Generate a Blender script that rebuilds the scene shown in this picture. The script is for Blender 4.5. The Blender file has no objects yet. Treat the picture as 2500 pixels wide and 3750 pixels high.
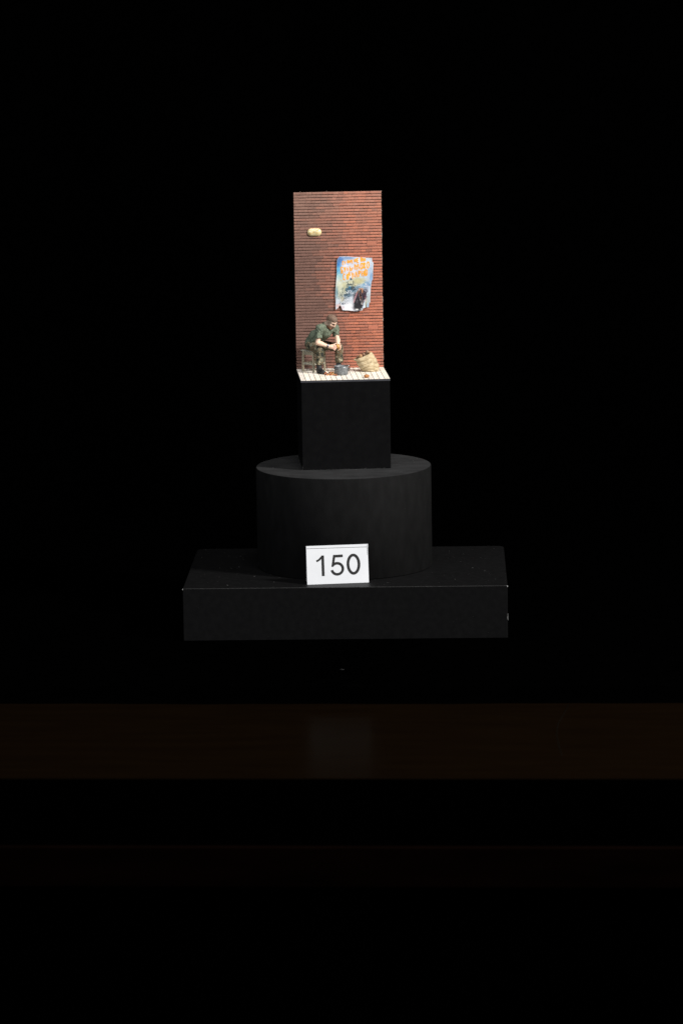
import bpy, bmesh, math, random
import numpy as np
from mathutils import Matrix, Vector
from mathutils.geometry import delaunay_2d_cdt

# ------------------------------------------------------------------ scale, camera, light, exposure
K = 0.0002                      # one modelling unit is 0.2 mm: the miniature is built at its real size
sc = bpy.context.scene
C = sc.collection
PITCH, ROLL, FOC = math.radians(9.6858), math.radians(-0.9012), 12846.6
CAM = np.array([-20.63, -12745.03, 1683.56])

def rot2(a): return np.array([[math.cos(a), -math.sin(a)], [math.sin(a), math.cos(a)]])

cam_data = bpy.data.cameras.new('camera')
cam_data.sensor_fit = 'VERTICAL'; cam_data.sensor_height = 36.0
cam_data.lens = FOC / 3750.0 * 36.0
cam_data.clip_start = 0.05; cam_data.clip_end = 60.0
cam_data.dof.use_dof = True; cam_data.dof.focus_distance = 12850 * K; cam_data.dof.aperture_fstop = 9.5
cam = bpy.data.objects.new('camera', cam_data); C.objects.link(cam)
a_ = math.pi / 2 - PITCH
m_ = Matrix.Rotation(a_, 4, 'X') @ Matrix.Rotation(ROLL, 4, 'Z')
m_.translation = Vector(CAM * K)
cam.matrix_world = m_
sc.camera = cam

w = bpy.data.worlds.new('World'); sc.world = w; w.use_nodes = True
w.node_tree.nodes['Background'].inputs['Color'].default_value = (0.5, 0.5, 0.52, 1)
w.node_tree.nodes['Background'].inputs['Strength'].default_value = 0.0

def area(name, pos, target, size, power, color=(1, 1, 1), size_y=None):
    d = bpy.data.lights.new(name, 'AREA'); d.energy = power; d.color = color
    d.shape = 'RECTANGLE'; d.size = size * K; d.size_y = (size_y or size) * K
    o = bpy.data.objects.new(name, d); C.objects.link(o)
    p = Vector(pos) * K; t = Vector(target) * K
    o.location = p
    o.rotation_euler = (t - p).to_track_quat('-Z', 'Y').to_euler()
    return o
area('key_softbox', (6600, -4000, 4900), (0, 150, 250), 1000, 56, (1.0, 0.975, 0.945))
area('fill_softbox', (-5200, -6500, 3600), (0, 150, 150), 2600, 11.0, (0.93, 0.96, 1.0))
area('top_softbox', (300, -3000, 7000), (0, 100, 250), 2200, 11.0, (1.0, 0.98, 0.96))

sc.view_settings.view_transform = 'Standard'
sc.view_settings.look = 'None'
sc.view_settings.exposure = 0.0
sc.view_settings.gamma = 1.0
sc.render.engine = 'CYCLES'
sc.cycles.max_bounces = 6
sc.cycles.use_denoising = True

# ------------------------------------------------------------------ helpers
class Frame:
    def __init__(s, o, yaw): s.o = np.array(o, float); s.yaw = yaw; s.R = rot2(yaw)
    def w(s, p): q = s.R @ np.array(p[:2]); return np.array([q[0] + s.o[0], q[1] + s.o[1], p[2] + s.o[2]])
DIO = Frame((1.65, 3.2, 0), 0.0576)
ZT = -706.4                    # top of the flat plinth
PLI = Frame((-13.0, -351.1, ZT), -0.0303)
TAB = Frame((0, 0, -960.7), -0.066)
CYL = Frame((-10.5, 96.4, ZT), 0.0)

def lin(c):
    c = np.asarray(c, float) / 255.0
    return np.where(c <= 0.04045, c / 12.92, ((c + 0.055) / 1.055) ** 2.4)

def tag(o, label, cat, group=None, kind=None):
    o['label'] = label; o['category'] = cat
    if group: o['group'] = group
    if kind: o['kind'] = kind
    return o

def place(o, frame, base):
    o.location = Vector(frame.w(base)) * K
    o.rotation_euler = (0, 0, frame.yaw)
    o.scale = (K, K, K)
    o['base_x'], o['base_y'], o['base_z'] = [float(v) for v in base]
    return o

def thing(name, label, cat, frame, base, group=None):
    o = bpy.data.objects.new(name, None); C.objects.link(o)
    o.empty_display_size = 10
    place(o, frame, base)
    return tag(o, label, cat, group)

def base_of(o):
    while o.parent is not None: o = o.parent
    return np.array([o['base_x'], o['base_y'], o['base_z']])

def link_mesh(name, me, mat, parent=None, frame=None, base=None):
    if mat is not None: me.materials.append(mat)
    o = bpy.data.objects.new(name, me); C.objects.link(o)
    if parent is not None: o.parent = parent
    else: place(o, frame, base)
    return o

def mesh(name, V, F, mat, parent=None, frame=None, base=None, smooth=True, col=None):
    V = np.asarray(V, float)
    b = base_of(parent) if parent is not None else np.array(base, float)
    me = bpy.data.meshes.new(name)
    me.from_pydata((V - b).tolist(), [], F if isinstance(F, list) else F.tolist())
    if smooth: me.polygons.foreach_set('use_smooth', [True] * len(me.polygons))
    if col is not None:
        ca = me.color_attributes.new('Col', 'FLOAT_COLOR', 'POINT')
        c4 = np.ones((len(V), 4)); c4[:, :3] = col
        ca.data.foreach_set('color', c4.ravel())
    me.update()
    return link_mesh(name, me, mat, parent, frame, base)

def box_geo(lo, hi, bev=0.0, seg=1, M=None):
    bm = bmesh.new()
    bmesh.ops.create_cube(bm, size=1.0)
    lo = np.array(lo, float); hi = np.array(hi, float)
    for v in bm.verts:
        v.co = Vector(((lo[i] + hi[i]) / 2 + v.co[i] * (hi[i] - lo[i])) for i in range(3))
    if bev > 0:
        bmesh.ops.bevel(bm, geom=bm.edges[:], offset=bev, segments=seg, affect='EDGES', profile=0.5)
    if M is not None: bm.transform(M)
    V = np.array([v.co[:] for v in bm.verts]); bm.verts.index_update()
    F = [[v.index for v in f.verts] for f in bm.faces]
    bm.free()
    return V, F

def join(parts):
    Vs, Fs, n = [], [], 0
    for V, F in parts:
        Vs.append(V); Fs += [[i + n for i in f] for f in F]; n += len(V)
    return np.concatenate(Vs), Fs

def beam_geo(a, b, w_, d_, yaw, bev=0.4, w2=None):
    """square-section bar from a to b (upright or level), section turned by yaw"""
    a = np.array(a, float); b = np.array(b, float)
    ax = (b - a); L = np.linalg.norm(ax); ax /= L
    if abs(ax[2]) > 0.7: u = np.array([math.cos(yaw), math.sin(yaw), 0])
    else: u = np.array([0, 0, 1.0])
    v = np.cross(ax, u); v /= np.linalg.norm(v); u = np.cross(v, ax)
    V, F = box_geo((-w_ / 2, -d_ / 2, 0), (w_ / 2, d_ / 2, L), bev)
    if w2:
        t = V[:, 2:3] / L; s = 1 + (w2 / w_ - 1) * t
        V[:, :2] *= s
    P = a + V[:, :1] * u + V[:, 1:2] * v + V[:, 2:3] * ax
    return P, F

def lathe_geo(prof, seg=48, c=(0, 0, 0), cap=True):
    V, F = [], []
    for r, z in prof:
        for k in range(seg):
            t = 2 * math.pi * k / seg
            V.append((c[0] + r * math.cos(t), c[1] + r * math.sin(t), c[2] + z))
    n = len(prof)
    for i in range(n - 1):
        for k in range(seg):
            k2 = (k + 1) % seg
            F.append([i * seg + k, i * seg + k2, (i + 1) * seg + k2, (i + 1) * seg + k])
    if cap:
        F.append([k for k in range(seg)][::-1]); F.append([(n - 1) * seg + k for k in range(seg)])
    return np.array(V), F

def tube_geo(pts, r, seg=8, closed=False):
    pts = np.array(pts, float); n = len(pts); V, F = [], []
    r = np.broadcast_to(np.array(r, float), (n,))
    for i in range(n):
        if closed: t = pts[(i + 1) % n] - pts[i - 1]
        else: t = pts[min(i + 1, n - 1)] - pts[max(i - 1, 0)]
        t /= np.linalg.norm(t)
        u = np.cross(t, (0, 0, 1.0) if abs(t[2]) < 0.9 else (1.0, 0, 0)); u /= np.linalg.norm(u); v = np.cross(t, u)
        for k in range(seg):
            q = 2 * math.pi * k / seg
            V.append(pts[i] + r[i] * (math.cos(q) * u + math.sin(q) * v))
    m = n if closed else n - 1
    for i in range(m):
        j = (i + 1) % n
        for k in range(seg):
            k2 = (k + 1) % seg
            F.append([i * seg + k, i * seg + k2, j * seg + k2, j * seg + k])
    if not closed:
        F.append(list(range(seg))[::-1]); F.append([(n - 1) * seg + k for k in range(seg)])
    return np.array(V), F

def vnoise(P, scale=1.0, seed=0):
    """smooth value noise in [-1,1] at points P (n,3)"""
    P = np.asarray(P, float) / scale + 1000.0
    i = np.floor(P).astype(np.int64); f = P - i; f = f * f * (3 - 2 * f)
    def h(x, y, z):
        n = (x * 374761393 + y * 668265263 + z * 2147483647 + seed * 974711) & 0xffffffff
        n = ((n ^ (n >> 13)) * 1274126177) & 0xffffffff
        n = (n ^ (n >> 16)) & 0xffff
        return n / 32767.5 - 1
    r = 0
    for dx in (0, 1):
        for dy in (0, 1):
            for dz in (0, 1):
                wgt = (f[:, 0] if dx else 1 - f[:, 0]) * (f[:, 1] if dy else 1 - f[:, 1]) * (f[:, 2] if dz else 1 - f[:, 2])
                r = r + wgt * h(i[:, 0] + dx, i[:, 1] + dy, i[:, 2] + dz)
    return r

# ---- signed distance modelling (surface nets) for the organic shapes
class SDF:
    def __init__(s, lo, hi, h):
        s.lo = np.array(lo, float); s.h = h
        s.n = np.ceil((np.array(hi, float) - s.lo) / h).astype(int) + 1
        s.d = np.full(s.n, 60.0, np.float32)
        s.ax = [s.lo[i] + h * np.arange(s.n[i]) for i in range(3)]
    def sub(s, lo, hi):
        a = np.clip(np.floor((np.array(lo) - s.lo) / s.h).astype(int), 0, s.n)
        b = np.clip(np.ceil((np.array(hi) - s.lo) / s.h).astype(int) + 1, 0, s.n)
        sl = tuple(slice(a[i], b[i]) for i in range(3))
        return sl, s.ax[0][sl[0]][:, None, None], s.ax[1][sl[1]][None, :, None], s.ax[2][sl[2]][None, None, :]
    def comb(s, sl, v, k, op):
        d = s.d[sl]
        if op == 'u':
            if k > 0:
                h = np.maximum(k - np.abs(d - v), 0) / k; s.d[sl] = np.minimum(d, v) - h * h * k * 0.25
            else: s.d[sl] = np.minimum(d, v)
        else:
            v = -v
            if k > 0:
                h = np.maximum(k - np.abs(d - v), 0) / k; s.d[sl] = np.maximum(d, v) + h * h * k * 0.25
            else: s.d[sl] = np.maximum(d, v)
    def cone(s, a, b, ra, rb, k=0.0, op='u'):
        a = np.array(a, float); b = np.array(b, float); m = max(ra, rb) + k + 4
        sl, X, Y, Z = s.sub(np.minimum(a, b) - m, np.maximum(a, b) + m)
        e = b - a; L2 = e @ e + 1e-9
        t = np.clip(((X - a[0]) * e[0] + (Y - a[1]) * e[1] + (Z - a[2]) * e[2]) / L2, 0, 1)
        v = np.sqrt((X - a[0] - t * e[0]) ** 2 + (Y - a[1] - t * e[1]) ** 2 + (Z - a[2] - t * e[2]) ** 2) - (ra + (rb - ra) * t)
        s.comb(sl, v, k, op); return s
    def ell(s, c, r, k=0.0, op='u', R=None):
        c = np.array(c, float); r = np.array(r, float); m = r.max() + k + 4
        sl, X, Y, Z = s.sub(c - m, c + m)
        x, y, z = X - c[0], Y - c[1], Z - c[2]
        if R is not None:          # rows of R are the ellipsoid's axes
            x, y, z = (R[0][0] * x + R[0][1] * y + R[0][2] * z, R[1][0] * x + R[1][1] * y + R[1][2] * z, R[2][0] * x + R[2][1] * y + R[2][2] * z)
        q0 = np.sqrt((x / r[0]) ** 2 + (y / r[1]) ** 2 + (z / r[2]) ** 2)
        q1 = np.sqrt((x / r[0] ** 2) ** 2 + (y / r[1] ** 2) ** 2 + (z / r[2] ** 2) ** 2) + 1e-9
        s.comb(sl, q0 * (q0 - 1) / q1, k, op); return s
    def cut(s, p, n, k=0.0):       # keep the side where (x-p).n < 0
        n = np.array(n, float) / np.linalg.norm(n)
        sl, X, Y, Z = s.sub(s.lo, s.lo + s.n * s.h)
        v = (X - p[0]) * n[0] + (Y - p[1]) * n[1] + (Z - p[2]) * n[2]
        s.comb(sl, -v, k, 's'); return s
    def mesh(s):
        d = s.d; n = d.shape; ins = d < 0
        cs = sum(ins[a:n[0] - 1 + a, b:n[1] - 1 + b, c:n[2] - 1 + c].astype(np.int8) for a in (0, 1) for b in (0, 1) for c in (0, 1))
        act = (cs > 0) & (cs < 8)
        idx = np.full(act.shape, -1, np.int64); I = np.argwhere(act); idx[act] = np.arange(len(I))
        acc = np.zeros((len(I), 3)); cnt = np.zeros(len(I))
        corners = [(a, b, c) for a in (0, 1) for b in (0, 1) for c in (0, 1)]
        for ci in range(8):
            for cj in range(ci + 1, 8):
                A, B = np.array(corners[ci]), np.array(corners[cj])
                if np.abs(A - B).sum() != 1: continue
                da = d[tuple((I + A).T)]; db = d[tuple((I + B).T)]
                x = (da < 0) != (db < 0)
                t = np.where(x, da / np.where(x, da - db, 1), 0)
                acc += np.where(x[:, None], A + t[:, None] * (B - A), 0); cnt += x
        V = s.lo + s.h * (I + acc / cnt[:, None])
        Q = []
        for ax in range(3):
            o = [1 if i == ax else 0 for i in range(3)]
            A = ins[:n[0] - o[0], :n[1] - o[1], :n[2] - o[2]]; B = ins[o[0]:, o[1]:, o[2]:]
            E = np.argwhere(A != B)
            u, v = [(1, 2), (2, 0), (0, 1)][ax]
            ok = (E[:, u] > 0) & (E[:, v] > 0) & (E[:, u] < n[u] - 1) & (E[:, v] < n[v] - 1)
            E = E[ok]; du = np.zeros(3, int); du[u] = 1; dv = np.zeros(3, int); dv[v] = 1
            q = np.stack([idx[tuple((E - du - dv).T)], idx[tuple((E - dv).T)], idx[tuple(E.T)], idx[tuple((E - du).T)]], 1)
            fl = ~A[tuple(E.T)]
            q[fl] = q[fl][:, ::-1]
            Q.append(q)
        return V, np.concatenate(Q)

def vnormals(V, Q):
    nf = np.cross(V[Q[:, 2]] - V[Q[:, 0]], V[Q[:, 3]] - V[Q[:, 1]])
    N = np.zeros_like(V)
    for k in range(4): np.add.at(N, Q[:, k], nf)
    return N / (np.linalg.norm(N, axis=1, keepdims=True) + 1e-9)

def relax(V, Q, it=2):
    for _ in range(it):
        S = np.zeros_like(V); c = np.zeros(len(V))
        for k in range(4):
            for j in (1, 3):
                np.add.at(S, Q[:, k], V[Q[:, (k + j) % 4]]); np.add.at(c, Q[:, k], 1)
        V = 0.5 * V + 0.5 * S / c[:, None]
    return V

# ------------------------------------------------------------------ materials
def material(name, stops, scale=8.0, stretch=(1, 1, 1), rough=0.7, spec=0.3, bump=0.0, bump_scale=None, attr=False,
             metal=0.0, specks=None, detail=5.0, dist=0.0, coat=0.0):
    """noise-driven colour ramp; stops = [(pos, linear rgb)...]; attr multiplies by the painted colour attribute"""
    m = bpy.data.materials.new(name); m.use_nodes = True
    nt = m.node_tree; N = nt.nodes; L = nt.links
    b = N['Principled BSDF']
    b.inputs['Roughness'].default_value = rough; b.inputs['Specular IOR Level'].default_value = spec
    b.inputs['Metallic'].default_value = metal; b.inputs['Coat Weight'].default_value = coat
    tc = N.new('ShaderNodeTexCoord'); mp = N.new('ShaderNodeMapping')
    mp.inputs['Scale'].default_value = [1.0 / (scale * q) for q in stretch]
    L.new(tc.outputs['Object'], mp.inputs['Vector'])
    nz = N.new('ShaderNodeTexNoise'); nz.inputs['Scale'].default_value = 1.0; nz.inputs['Detail'].default_value = detail
    nz.inputs['Distortion'].default_value = dist
    L.new(mp.outputs['Vector'], nz.inputs['Vector'])
    cr = N.new('ShaderNodeValToRGB'); L.new(nz.outputs['Fac'], cr.inputs['Fac'])
    e = cr.color_ramp.elements
    while len(e) < len(stops): e.new(0.5)
    for k, (p, c) in enumerate(stops):
        e[k].position = p; e[k].color = (*[float(x) for x in c], 1)
    out = cr.outputs['Color']
    if attr:
        at = N.new('ShaderNodeAttribute'); at.attribute_name = 'Col'
        mx = N.new('ShaderNodeMix'); mx.data_type = 'RGBA'; mx.blend_type = 'MULTIPLY'; mx.inputs['Factor'].default_value = 1.0
        L.new(out, mx.inputs['A']); L.new(at.outputs['Color'], mx.inputs['B']); out = mx.outputs['Result']
    if specks:
        sscale, thr, scol = specks[:3]
        n2 = N.new('ShaderNodeTexNoise'); n2.inputs['Scale'].default_value = 1.0 / sscale; n2.inputs['Detail'].default_value = 2.0
        if len(specks) > 3:
            mp2 = N.new('ShaderNodeMapping'); mp2.inputs['Scale'].default_value = specks[3]
            L.new(tc.outputs['Object'], mp2.inputs['Vector']); L.new(mp2.outputs['Vector'], n2.inputs['Vector'])
        else: L.new(tc.outputs['Object'], n2.inputs['Vector'])
        r2 = N.new('ShaderNodeValToRGB'); r2.color_ramp.elements[0].position = thr; r2.color_ramp.elements[1].position = min(1, thr + 0.04)
        L.new(n2.outputs['Fac'], r2.inputs['Fac'])
        m2 = N.new('ShaderNodeMix'); m2.data_type = 'RGBA'
        L.new(r2.outputs['Color'], m2.inputs['Factor']); L.new(out, m2.inputs['A'])
        m2.inputs['B'].default_value = (*[float(x) for x in scol], 1); out = m2.outputs['Result']
    L.new(out, b.inputs['Base Color'])
    if bump > 0:
        n3 = N.new('ShaderNodeTexNoise'); n3.inputs['Scale'].default_value = 1.0; n3.inputs['Detail'].default_value = 6.0
        mp3 = N.new('ShaderNodeMapping'); mp3.inputs['Scale'].default_value = [1.0 / ((bump_scale or scale) * q) for q in stretch]
        L.new(tc.outputs['Object'], mp3.inputs['Vector']); L.new(mp3.outputs['Vector'], n3.inputs['Vector'])
        bp = N.new('ShaderNodeBump'); bp.inputs['Strength'].default_value = bump; bp.inputs['Distance'].default_value = 2.0 * K
        L.new(n3.outputs['Fac'], bp.inputs['Height']); L.new(bp.outputs['Normal'], b.inputs['Normal'])
    return m

def g(v): return (v, v, v)
MT = {}
MT['velvet'] = material('black_velvet', [(0.3, g(0.00012)), (0.7, g(0.00022))], 40, rough=1.0, spec=0.0)
MT['riser'] = material('matte_black_paint', [(0.3, (0.0030, 0.0030, 0.0032)), (0.7, (0.0046, 0.0046, 0.0048))], 22, rough=0.5, spec=0.11, bump=0.12,
                       bump_scale=3, specks=(2.2, 0.765, g(0.16)))
MT['cylinder'] = material('matte_black_felt', [(0.3, (0.0036, 0.0036, 0.0037)), (0.72, (0.0062, 0.0062, 0.0063))], 30, stretch=(1, 1, 2.5), rough=0.8, spec=0.08, bump=0.25, bump_scale=2.5,
                          specks=(2.2, 0.775, g(0.12)))
MT['block'] = material('black_block_paint', [(0.3, (0.0026, 0.0026, 0.0029)), (0.75, (0.0040, 0.0040, 0.0043))], 26, rough=0.55, spec=0.06, bump=0.08, bump_scale=3,
                       specks=(2.0, 0.785, g(0.16)))
MT['drum_top'] = material('dusty_black_felt', [(0.3, (0.013, 0.0132, 0.0138)), (0.7, (0.024, 0.0242, 0.025))], 55, stretch=(1.6, 1, 1), rough=0.85, spec=0.12, bump=0.2, bump_scale=3, specks=(2.2, 0.76, g(0.12)))
MT['highlight_scuff'] = material('edge_highlight_wear', [(0.35, g(0.014)), (0.65, g(0.028))], 24, rough=0.6, spec=0.3)  # grey for the plinth's painted edge highlight and the block's chips
MT['edge'] = material('dark_grey_edge', [(0.3, (0.034, 0.035, 0.041)), (0.75, (0.066, 0.068, 0.077))], 14, stretch=(3, 1, 1), rough=0.6, spec=0.3)
MT['wood_top'] = material('varnished_brown_wood', [(0.25, (0.0021, 0.0011, 0.0005)), (0.75, (0.0031, 0.0017, 0.0007))], 60, stretch=(6, 1, 1), rough=0.2, spec=0.0004)
MT['scratch'] = material('dull_scratch', [(0.3, (0.0026, 0.0021, 0.0016)), (0.7, (0.004, 0.0034, 0.0028))], 20, rough=0.8, spec=0.0)
MT['wood_rail'] = material('dull_brown_wood', [(0.3, (0.0010, 0.0005, 0.0003)), (0.7, (0.0024, 0.0010, 0.0007))], 70, stretch=(6, 1, 1), rough=0.6, spec=0.0)
MT['paper'] = material('white_card', [(0.3, (0.66, 0.675, 0.70)), (0.7, (0.70, 0.715, 0.74))], 60, rough=0.55, spec=0.3)
MT['ink'] = material('black_ink', [(0.3, g(0.018)), (0.7, g(0.024))], 10, rough=0.5, spec=0.3)
MT['plank'] = material('whitewashed_plank', [(0.26, (0.42, 0.32, 0.23)), (0.38, (0.72, 0.64, 0.53)), (0.52, (0.86, 0.82, 0.75)), (0.8, (0.89, 0.865, 0.82))], 9.5, stretch=(1.5, 1.6, 1),
                       rough=0.8, spec=0.2, bump=0.2, bump_scale=4, attr=True, detail=7)
MT['groove'] = material('dark_plank_gap', [(0.3, (0.022, 0.012, 0.007)), (0.7, (0.04, 0.022, 0.013))], 9, rough=0.9, spec=0.1)
MT['mortar'] = material('dark_mortar', [(0.3, (0.030, 0.017, 0.014)), (0.7, (0.060, 0.036, 0.030))], 8, rough=0.9, spec=0.1)
MT['brick'] = material('painted_brick', [(0.25, g(0.62)), (0.45, g(0.92)), (0.6, g(1.0)), (0.8, (1.12, 1.08, 1.06))], 5.0, stretch=(0.35, 1, 2.2), rough=0.82, spec=0.25, bump=0.3, bump_scale=2.2, attr=True, detail=6)
MT['poster'] = material('printed_paper', [(0.25, g(0.82)), (0.6, g(0.96))], 7, rough=0.45, spec=0.35, bump=0.15, bump_scale=6, attr=True)
MT['poster_letter'] = material('orange_lettering', [(0.3, (0.85, 0.33, 0.035)), (0.6, (0.93, 0.42, 0.06))], 6, rough=0.5, spec=0.3)
MT['lamp'] = material('aged_cream_glass', [(0.28, (0.48, 0.32, 0.10)), (0.45, (0.62, 0.49, 0.23)), (0.62, (0.70, 0.64, 0.43)), (0.8, (0.38, 0.33, 0.22))], 5.5, stretch=(1.8, 1, 0.8), rough=0.22, spec=0.5, coat=0.4, bump=0.3, bump_scale=4, attr=True)
MT['lamp_rim'] = material('yellowed_rim', [(0.3, (0.62, 0.46, 0.20)), (0.7, (0.82, 0.68, 0.40))], 7, rough=0.4, spec=0.4)
MT['stool'] = material('weathered_grey_wood', [(0.28, (0.15, 0.15, 0.125)), (0.46, (0.30, 0.275, 0.205)), (0.62, (0.47, 0.41, 0.29)), (0.8, (0.60, 0.52, 0.36))], 6, stretch=(0.6, 0.6, 5), rough=0.75, spec=0.25, bump=0.15, bump_scale=3)
MT['stool_top'] = material('weathered_grey_board', [(0.28, (0.17, 0.175, 0.15)), (0.5, (0.32, 0.31, 0.25)), (0.75, (0.56, 0.50, 0.37))], 8, stretch=(3, 0.6, 0.6), rough=0.75, spec=0.25, bump=0.15, bump_scale=3)
MT['pot'] = material('worn_grey_metal', [(0.25, (0.09, 0.10, 0.108)), (0.47, (0.16, 0.172, 0.18)), (0.64, (0.25, 0.262, 0.27)), (0.8, (0.50, 0.50, 0.48))], 5, stretch=(1.6, 1.6, 0.7), rough=0.42, spec=0.5, metal=0.35, bump=0.2, bump_scale=2.5)
MT['pot_dark'] = material('blackened_metal', [(0.3, (0.018, 0.02, 0.022)), (0.7, (0.05, 0.055, 0.06))], 4, rough=0.4, spec=0.5)
MT['skin'] = material('painted_skin', [(0.3, g(0.92)), (0.7, g(1.03))], 7, rough=0.55, spec=0.3, attr=True)
MT['shirt'] = material('olive_shirt', [(0.25, (0.072, 0.092, 0.068)), (0.5, (0.122, 0.148, 0.104)), (0.75, (0.205, 0.235, 0.168))], 4.0, stretch=(0.7, 0.7, 3.5), rough=0.75, spec=0.25, detail=3, bump=0.25, bump_scale=5)
MT['camo'] = material('camouflage_cloth', [(0.0, (0.016, 0.017, 0.015)), (0.385, (0.022, 0.024, 0.021)), (0.405, (0.070, 0.076, 0.054)), (0.465, (0.115, 0.105, 0.066)), (0.50, (0.135, 0.110, 0.066)), (0.515, (0.155, 0.088, 0.048)), (0.55, (0.14, 0.085, 0.048)), (0.565, (0.10, 0.115, 0.085)), (0.605, (0.15, 0.16, 0.12)), (0.63, (0.40, 0.35, 0.23)), (0.9, (0.52, 0.45, 0.31))], 13, rough=0.8, spec=0.2, detail=3.0, bump=0.25, bump_scale=6, stretch=(1, 1, 1.25), dist=0.4)
MT['boot'] = material('black_leather', [(0.3, (0.010, 0.0105, 0.012)), (0.6, (0.020, 0.021, 0.023)), (0.8, (0.05, 0.05, 0.052))], 4, rough=0.5, spec=0.4, bump=0.3, bump_scale=3)
MT['hair'] = material('short_brown_hair', [(0.28, (0.105, 0.064, 0.044)), (0.5, (0.165, 0.108, 0.076)), (0.75, (0.25, 0.18, 0.135))], 3.2, stretch=(1, 1, 2.2), rough=0.75, spec=0.25, bump=0.5, bump_scale=2)
MT['steel'] = material('steel_blade', [(0.3, g(0.22)), (0.7, g(0.34))], 5, rough=0.3, spec=0.5, metal=0.7)
MT['strap'] = material('black_strap', [(0.3, (0.012, 0.014, 0.018)), (0.7, (0.03, 0.034, 0.04))], 4, rough=0.4, spec=0.5)
MT['watch'] = material('watch_glass', [(0.3, (0.25, 0.29, 0.33)), (0.7, (0.4, 0.45, 0.5))], 3, rough=0.15, spec=0.6)
MT['sack'] = material('cream_sackcloth', [(0.22, (0.27, 0.20, 0.115)), (0.40, (0.43, 0.34, 0.205)), (0.57, (0.53, 0.43, 0.275)), (0.78, (0.63, 0.525, 0.36))], 10, rough=0.85, spec=0.15, attr=True, detail=6, bump=0.35, bump_scale=4)
MT['peeled'] = material('peeled_potato', [(0.3, (0.42, 0.20, 0.045)), (0.5, (0.62, 0.36, 0.11)), (0.75, (0.74, 0.50, 0.21))], 6, rough=0.5, spec=0.35)
MT['potato'] = material('brown_potato', [(0.3, (0.20, 0.075, 0.022)), (0.52, (0.37, 0.155, 0.05)), (0.75, (0.50, 0.25, 0.10))], 5, rough=0.7, spec=0.25, bump=0.3, bump_scale=3)
MT['potato_tan'] = material('tan_potato', [(0.3, (0.24, 0.125, 0.06)), (0.52, (0.38, 0.21, 0.105)), (0.75, (0.47, 0.30, 0.17))], 5, rough=0.8, spec=0.15, bump=0.3, bump_scale=3)
MT['potato_dirty'] = material('earthy_potato', [(0.3, (0.17, 0.095, 0.062)), (0.52, (0.29, 0.170, 0.110)), (0.75, (0.38, 0.25, 0.17))], 6, rough=0.8, spec=0.2, bump=0.3, bump_scale=3)
MT['peel'] = material('potato_peel', [(0.3, g(1.0)), (0.7, g(1.3))], 4, rough=0.65, spec=0.25, attr=True)

# ------------------------------------------------------------------ the setting: backdrop, table, cloth
rng = random.Random(7)
bd = []
V, F = [], []
for i in range(61):
    x = -5200 + i * (10400 / 60)
    for z in (-3200, 6200): V.append((x, 3600 + 60 * math.sin(i * 0.9) + 30 * math.sin(i * 2.3), z))
F = [[2 * i, 2 * i + 2, 2 * i + 3, 2 * i + 1] for i in range(60)]
bdo = mesh('backdrop', V, F, MT['velvet'], frame=Frame((0, 0, 0), 0), base=(0, 3600, 0)); bdo['kind'] = 'structure'
V, F = box_geo((-5200, -9000, -3300), (5200, 3500, -3202))
fl = mesh('floor', V, F, MT['velvet'], frame=Frame((0, 0, 0), 0), base=(0, 0, -3202), smooth=False); fl['kind'] = 'structure'

tab = thing('table', 'dark brown varnished wooden table under the black cloth', 'table', TAB, (0, 0, 0))
V, F = box_geo((-2600, -2159, -60), (2600, 2300, 0), 3)
mesh('tabletop', V, F, MT['wood_top'], tab, smooth=False)
V, F = box_geo((-2610, -2163.5, -1180), (2610, -2159.6, -1.2), 1)
mesh('apron', V, F, MT['velvet'], tab, smooth=False)
V, F = box_geo((-2600, -2185, -344), (2600, -2164, -213), 4)
mesh('rail', V, F, MT['wood_rail'], tab, smooth=False)
for sx in (-1, 1):
    for y in (-2070, 2200):
        V, F = box_geo((sx * 2400 - 60, y - 38, -2240), (sx * 2400 + 60, y + 60, -62), 4)
        mesh('leg', V, F, MT['wood_rail'], tab, smooth=False)

SCR = [(811, -1128), (792, -1297), (776, -1417), (771, -1573), (780, -1743), (790, -1865)]
V, F = tube_geo([(x, y, 0.3) for x, y in SCR], 1.6, 6); V[:, 2] = np.clip((V[:, 2] - 0.3) * 0.3 + 0.3, 0.1, 1)
mesh('scratch', V, F, MT['scratch'], tab)

# the cloth lies over a low board, its front fold dropping to the wood
V, F = [], []
NX = 60
prof = [(2200, 62.6), (400, 63.0), (-700, 63.0), (-1090, 63.0), (-1104, 61), (-1110, 54), (-1112, 30), (-1116, 6), (-1124, 1.2)]
for i in range(NX + 1):
    x = -2550 + 5100 * i / NX
    for j, (y, z) in enumerate(prof):
        wv = (3.0 * math.sin(i * 0.7) + 2.0 * math.sin(i * 1.9 + 1)) * (1 if j >= 4 else 0)
        bow = 14.0 * ((x / 1300.0) ** 2 if abs(x) < 1300 else 1) if j >= 3 else 0
        V.append((x, y + wv + bow, z))
n = len(prof)
F = [[i * n + j, i * n + j + 1, (i + 1) * n + j + 1, (i + 1) * n + j] for i in range(NX) for j in range(n - 1)]
cl = mesh('tablecloth', V, F, MT['velvet'], frame=TAB, base=(0, 0, 0))
tag(cl, 'black velvet cloth spread over the table under the plinth', 'cloth')

V, F = tube_geo([(22, -868, 63.4), (27, -866, 64.2), (32, -868, 63.8), (37, -867, 63.5)], [0.6, 1.4, 1.6, 0.7], 6)
lint = mesh('lint', V, F, material('grey_lint', [(0.3, g(0.008)), (0.7, g(0.02))], 6, rough=0.9), frame=TAB, base=(29, -867, 63.2))
tag(lint, 'tiny grey lint fleck on the black cloth in front of the plinth', 'lint')
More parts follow.
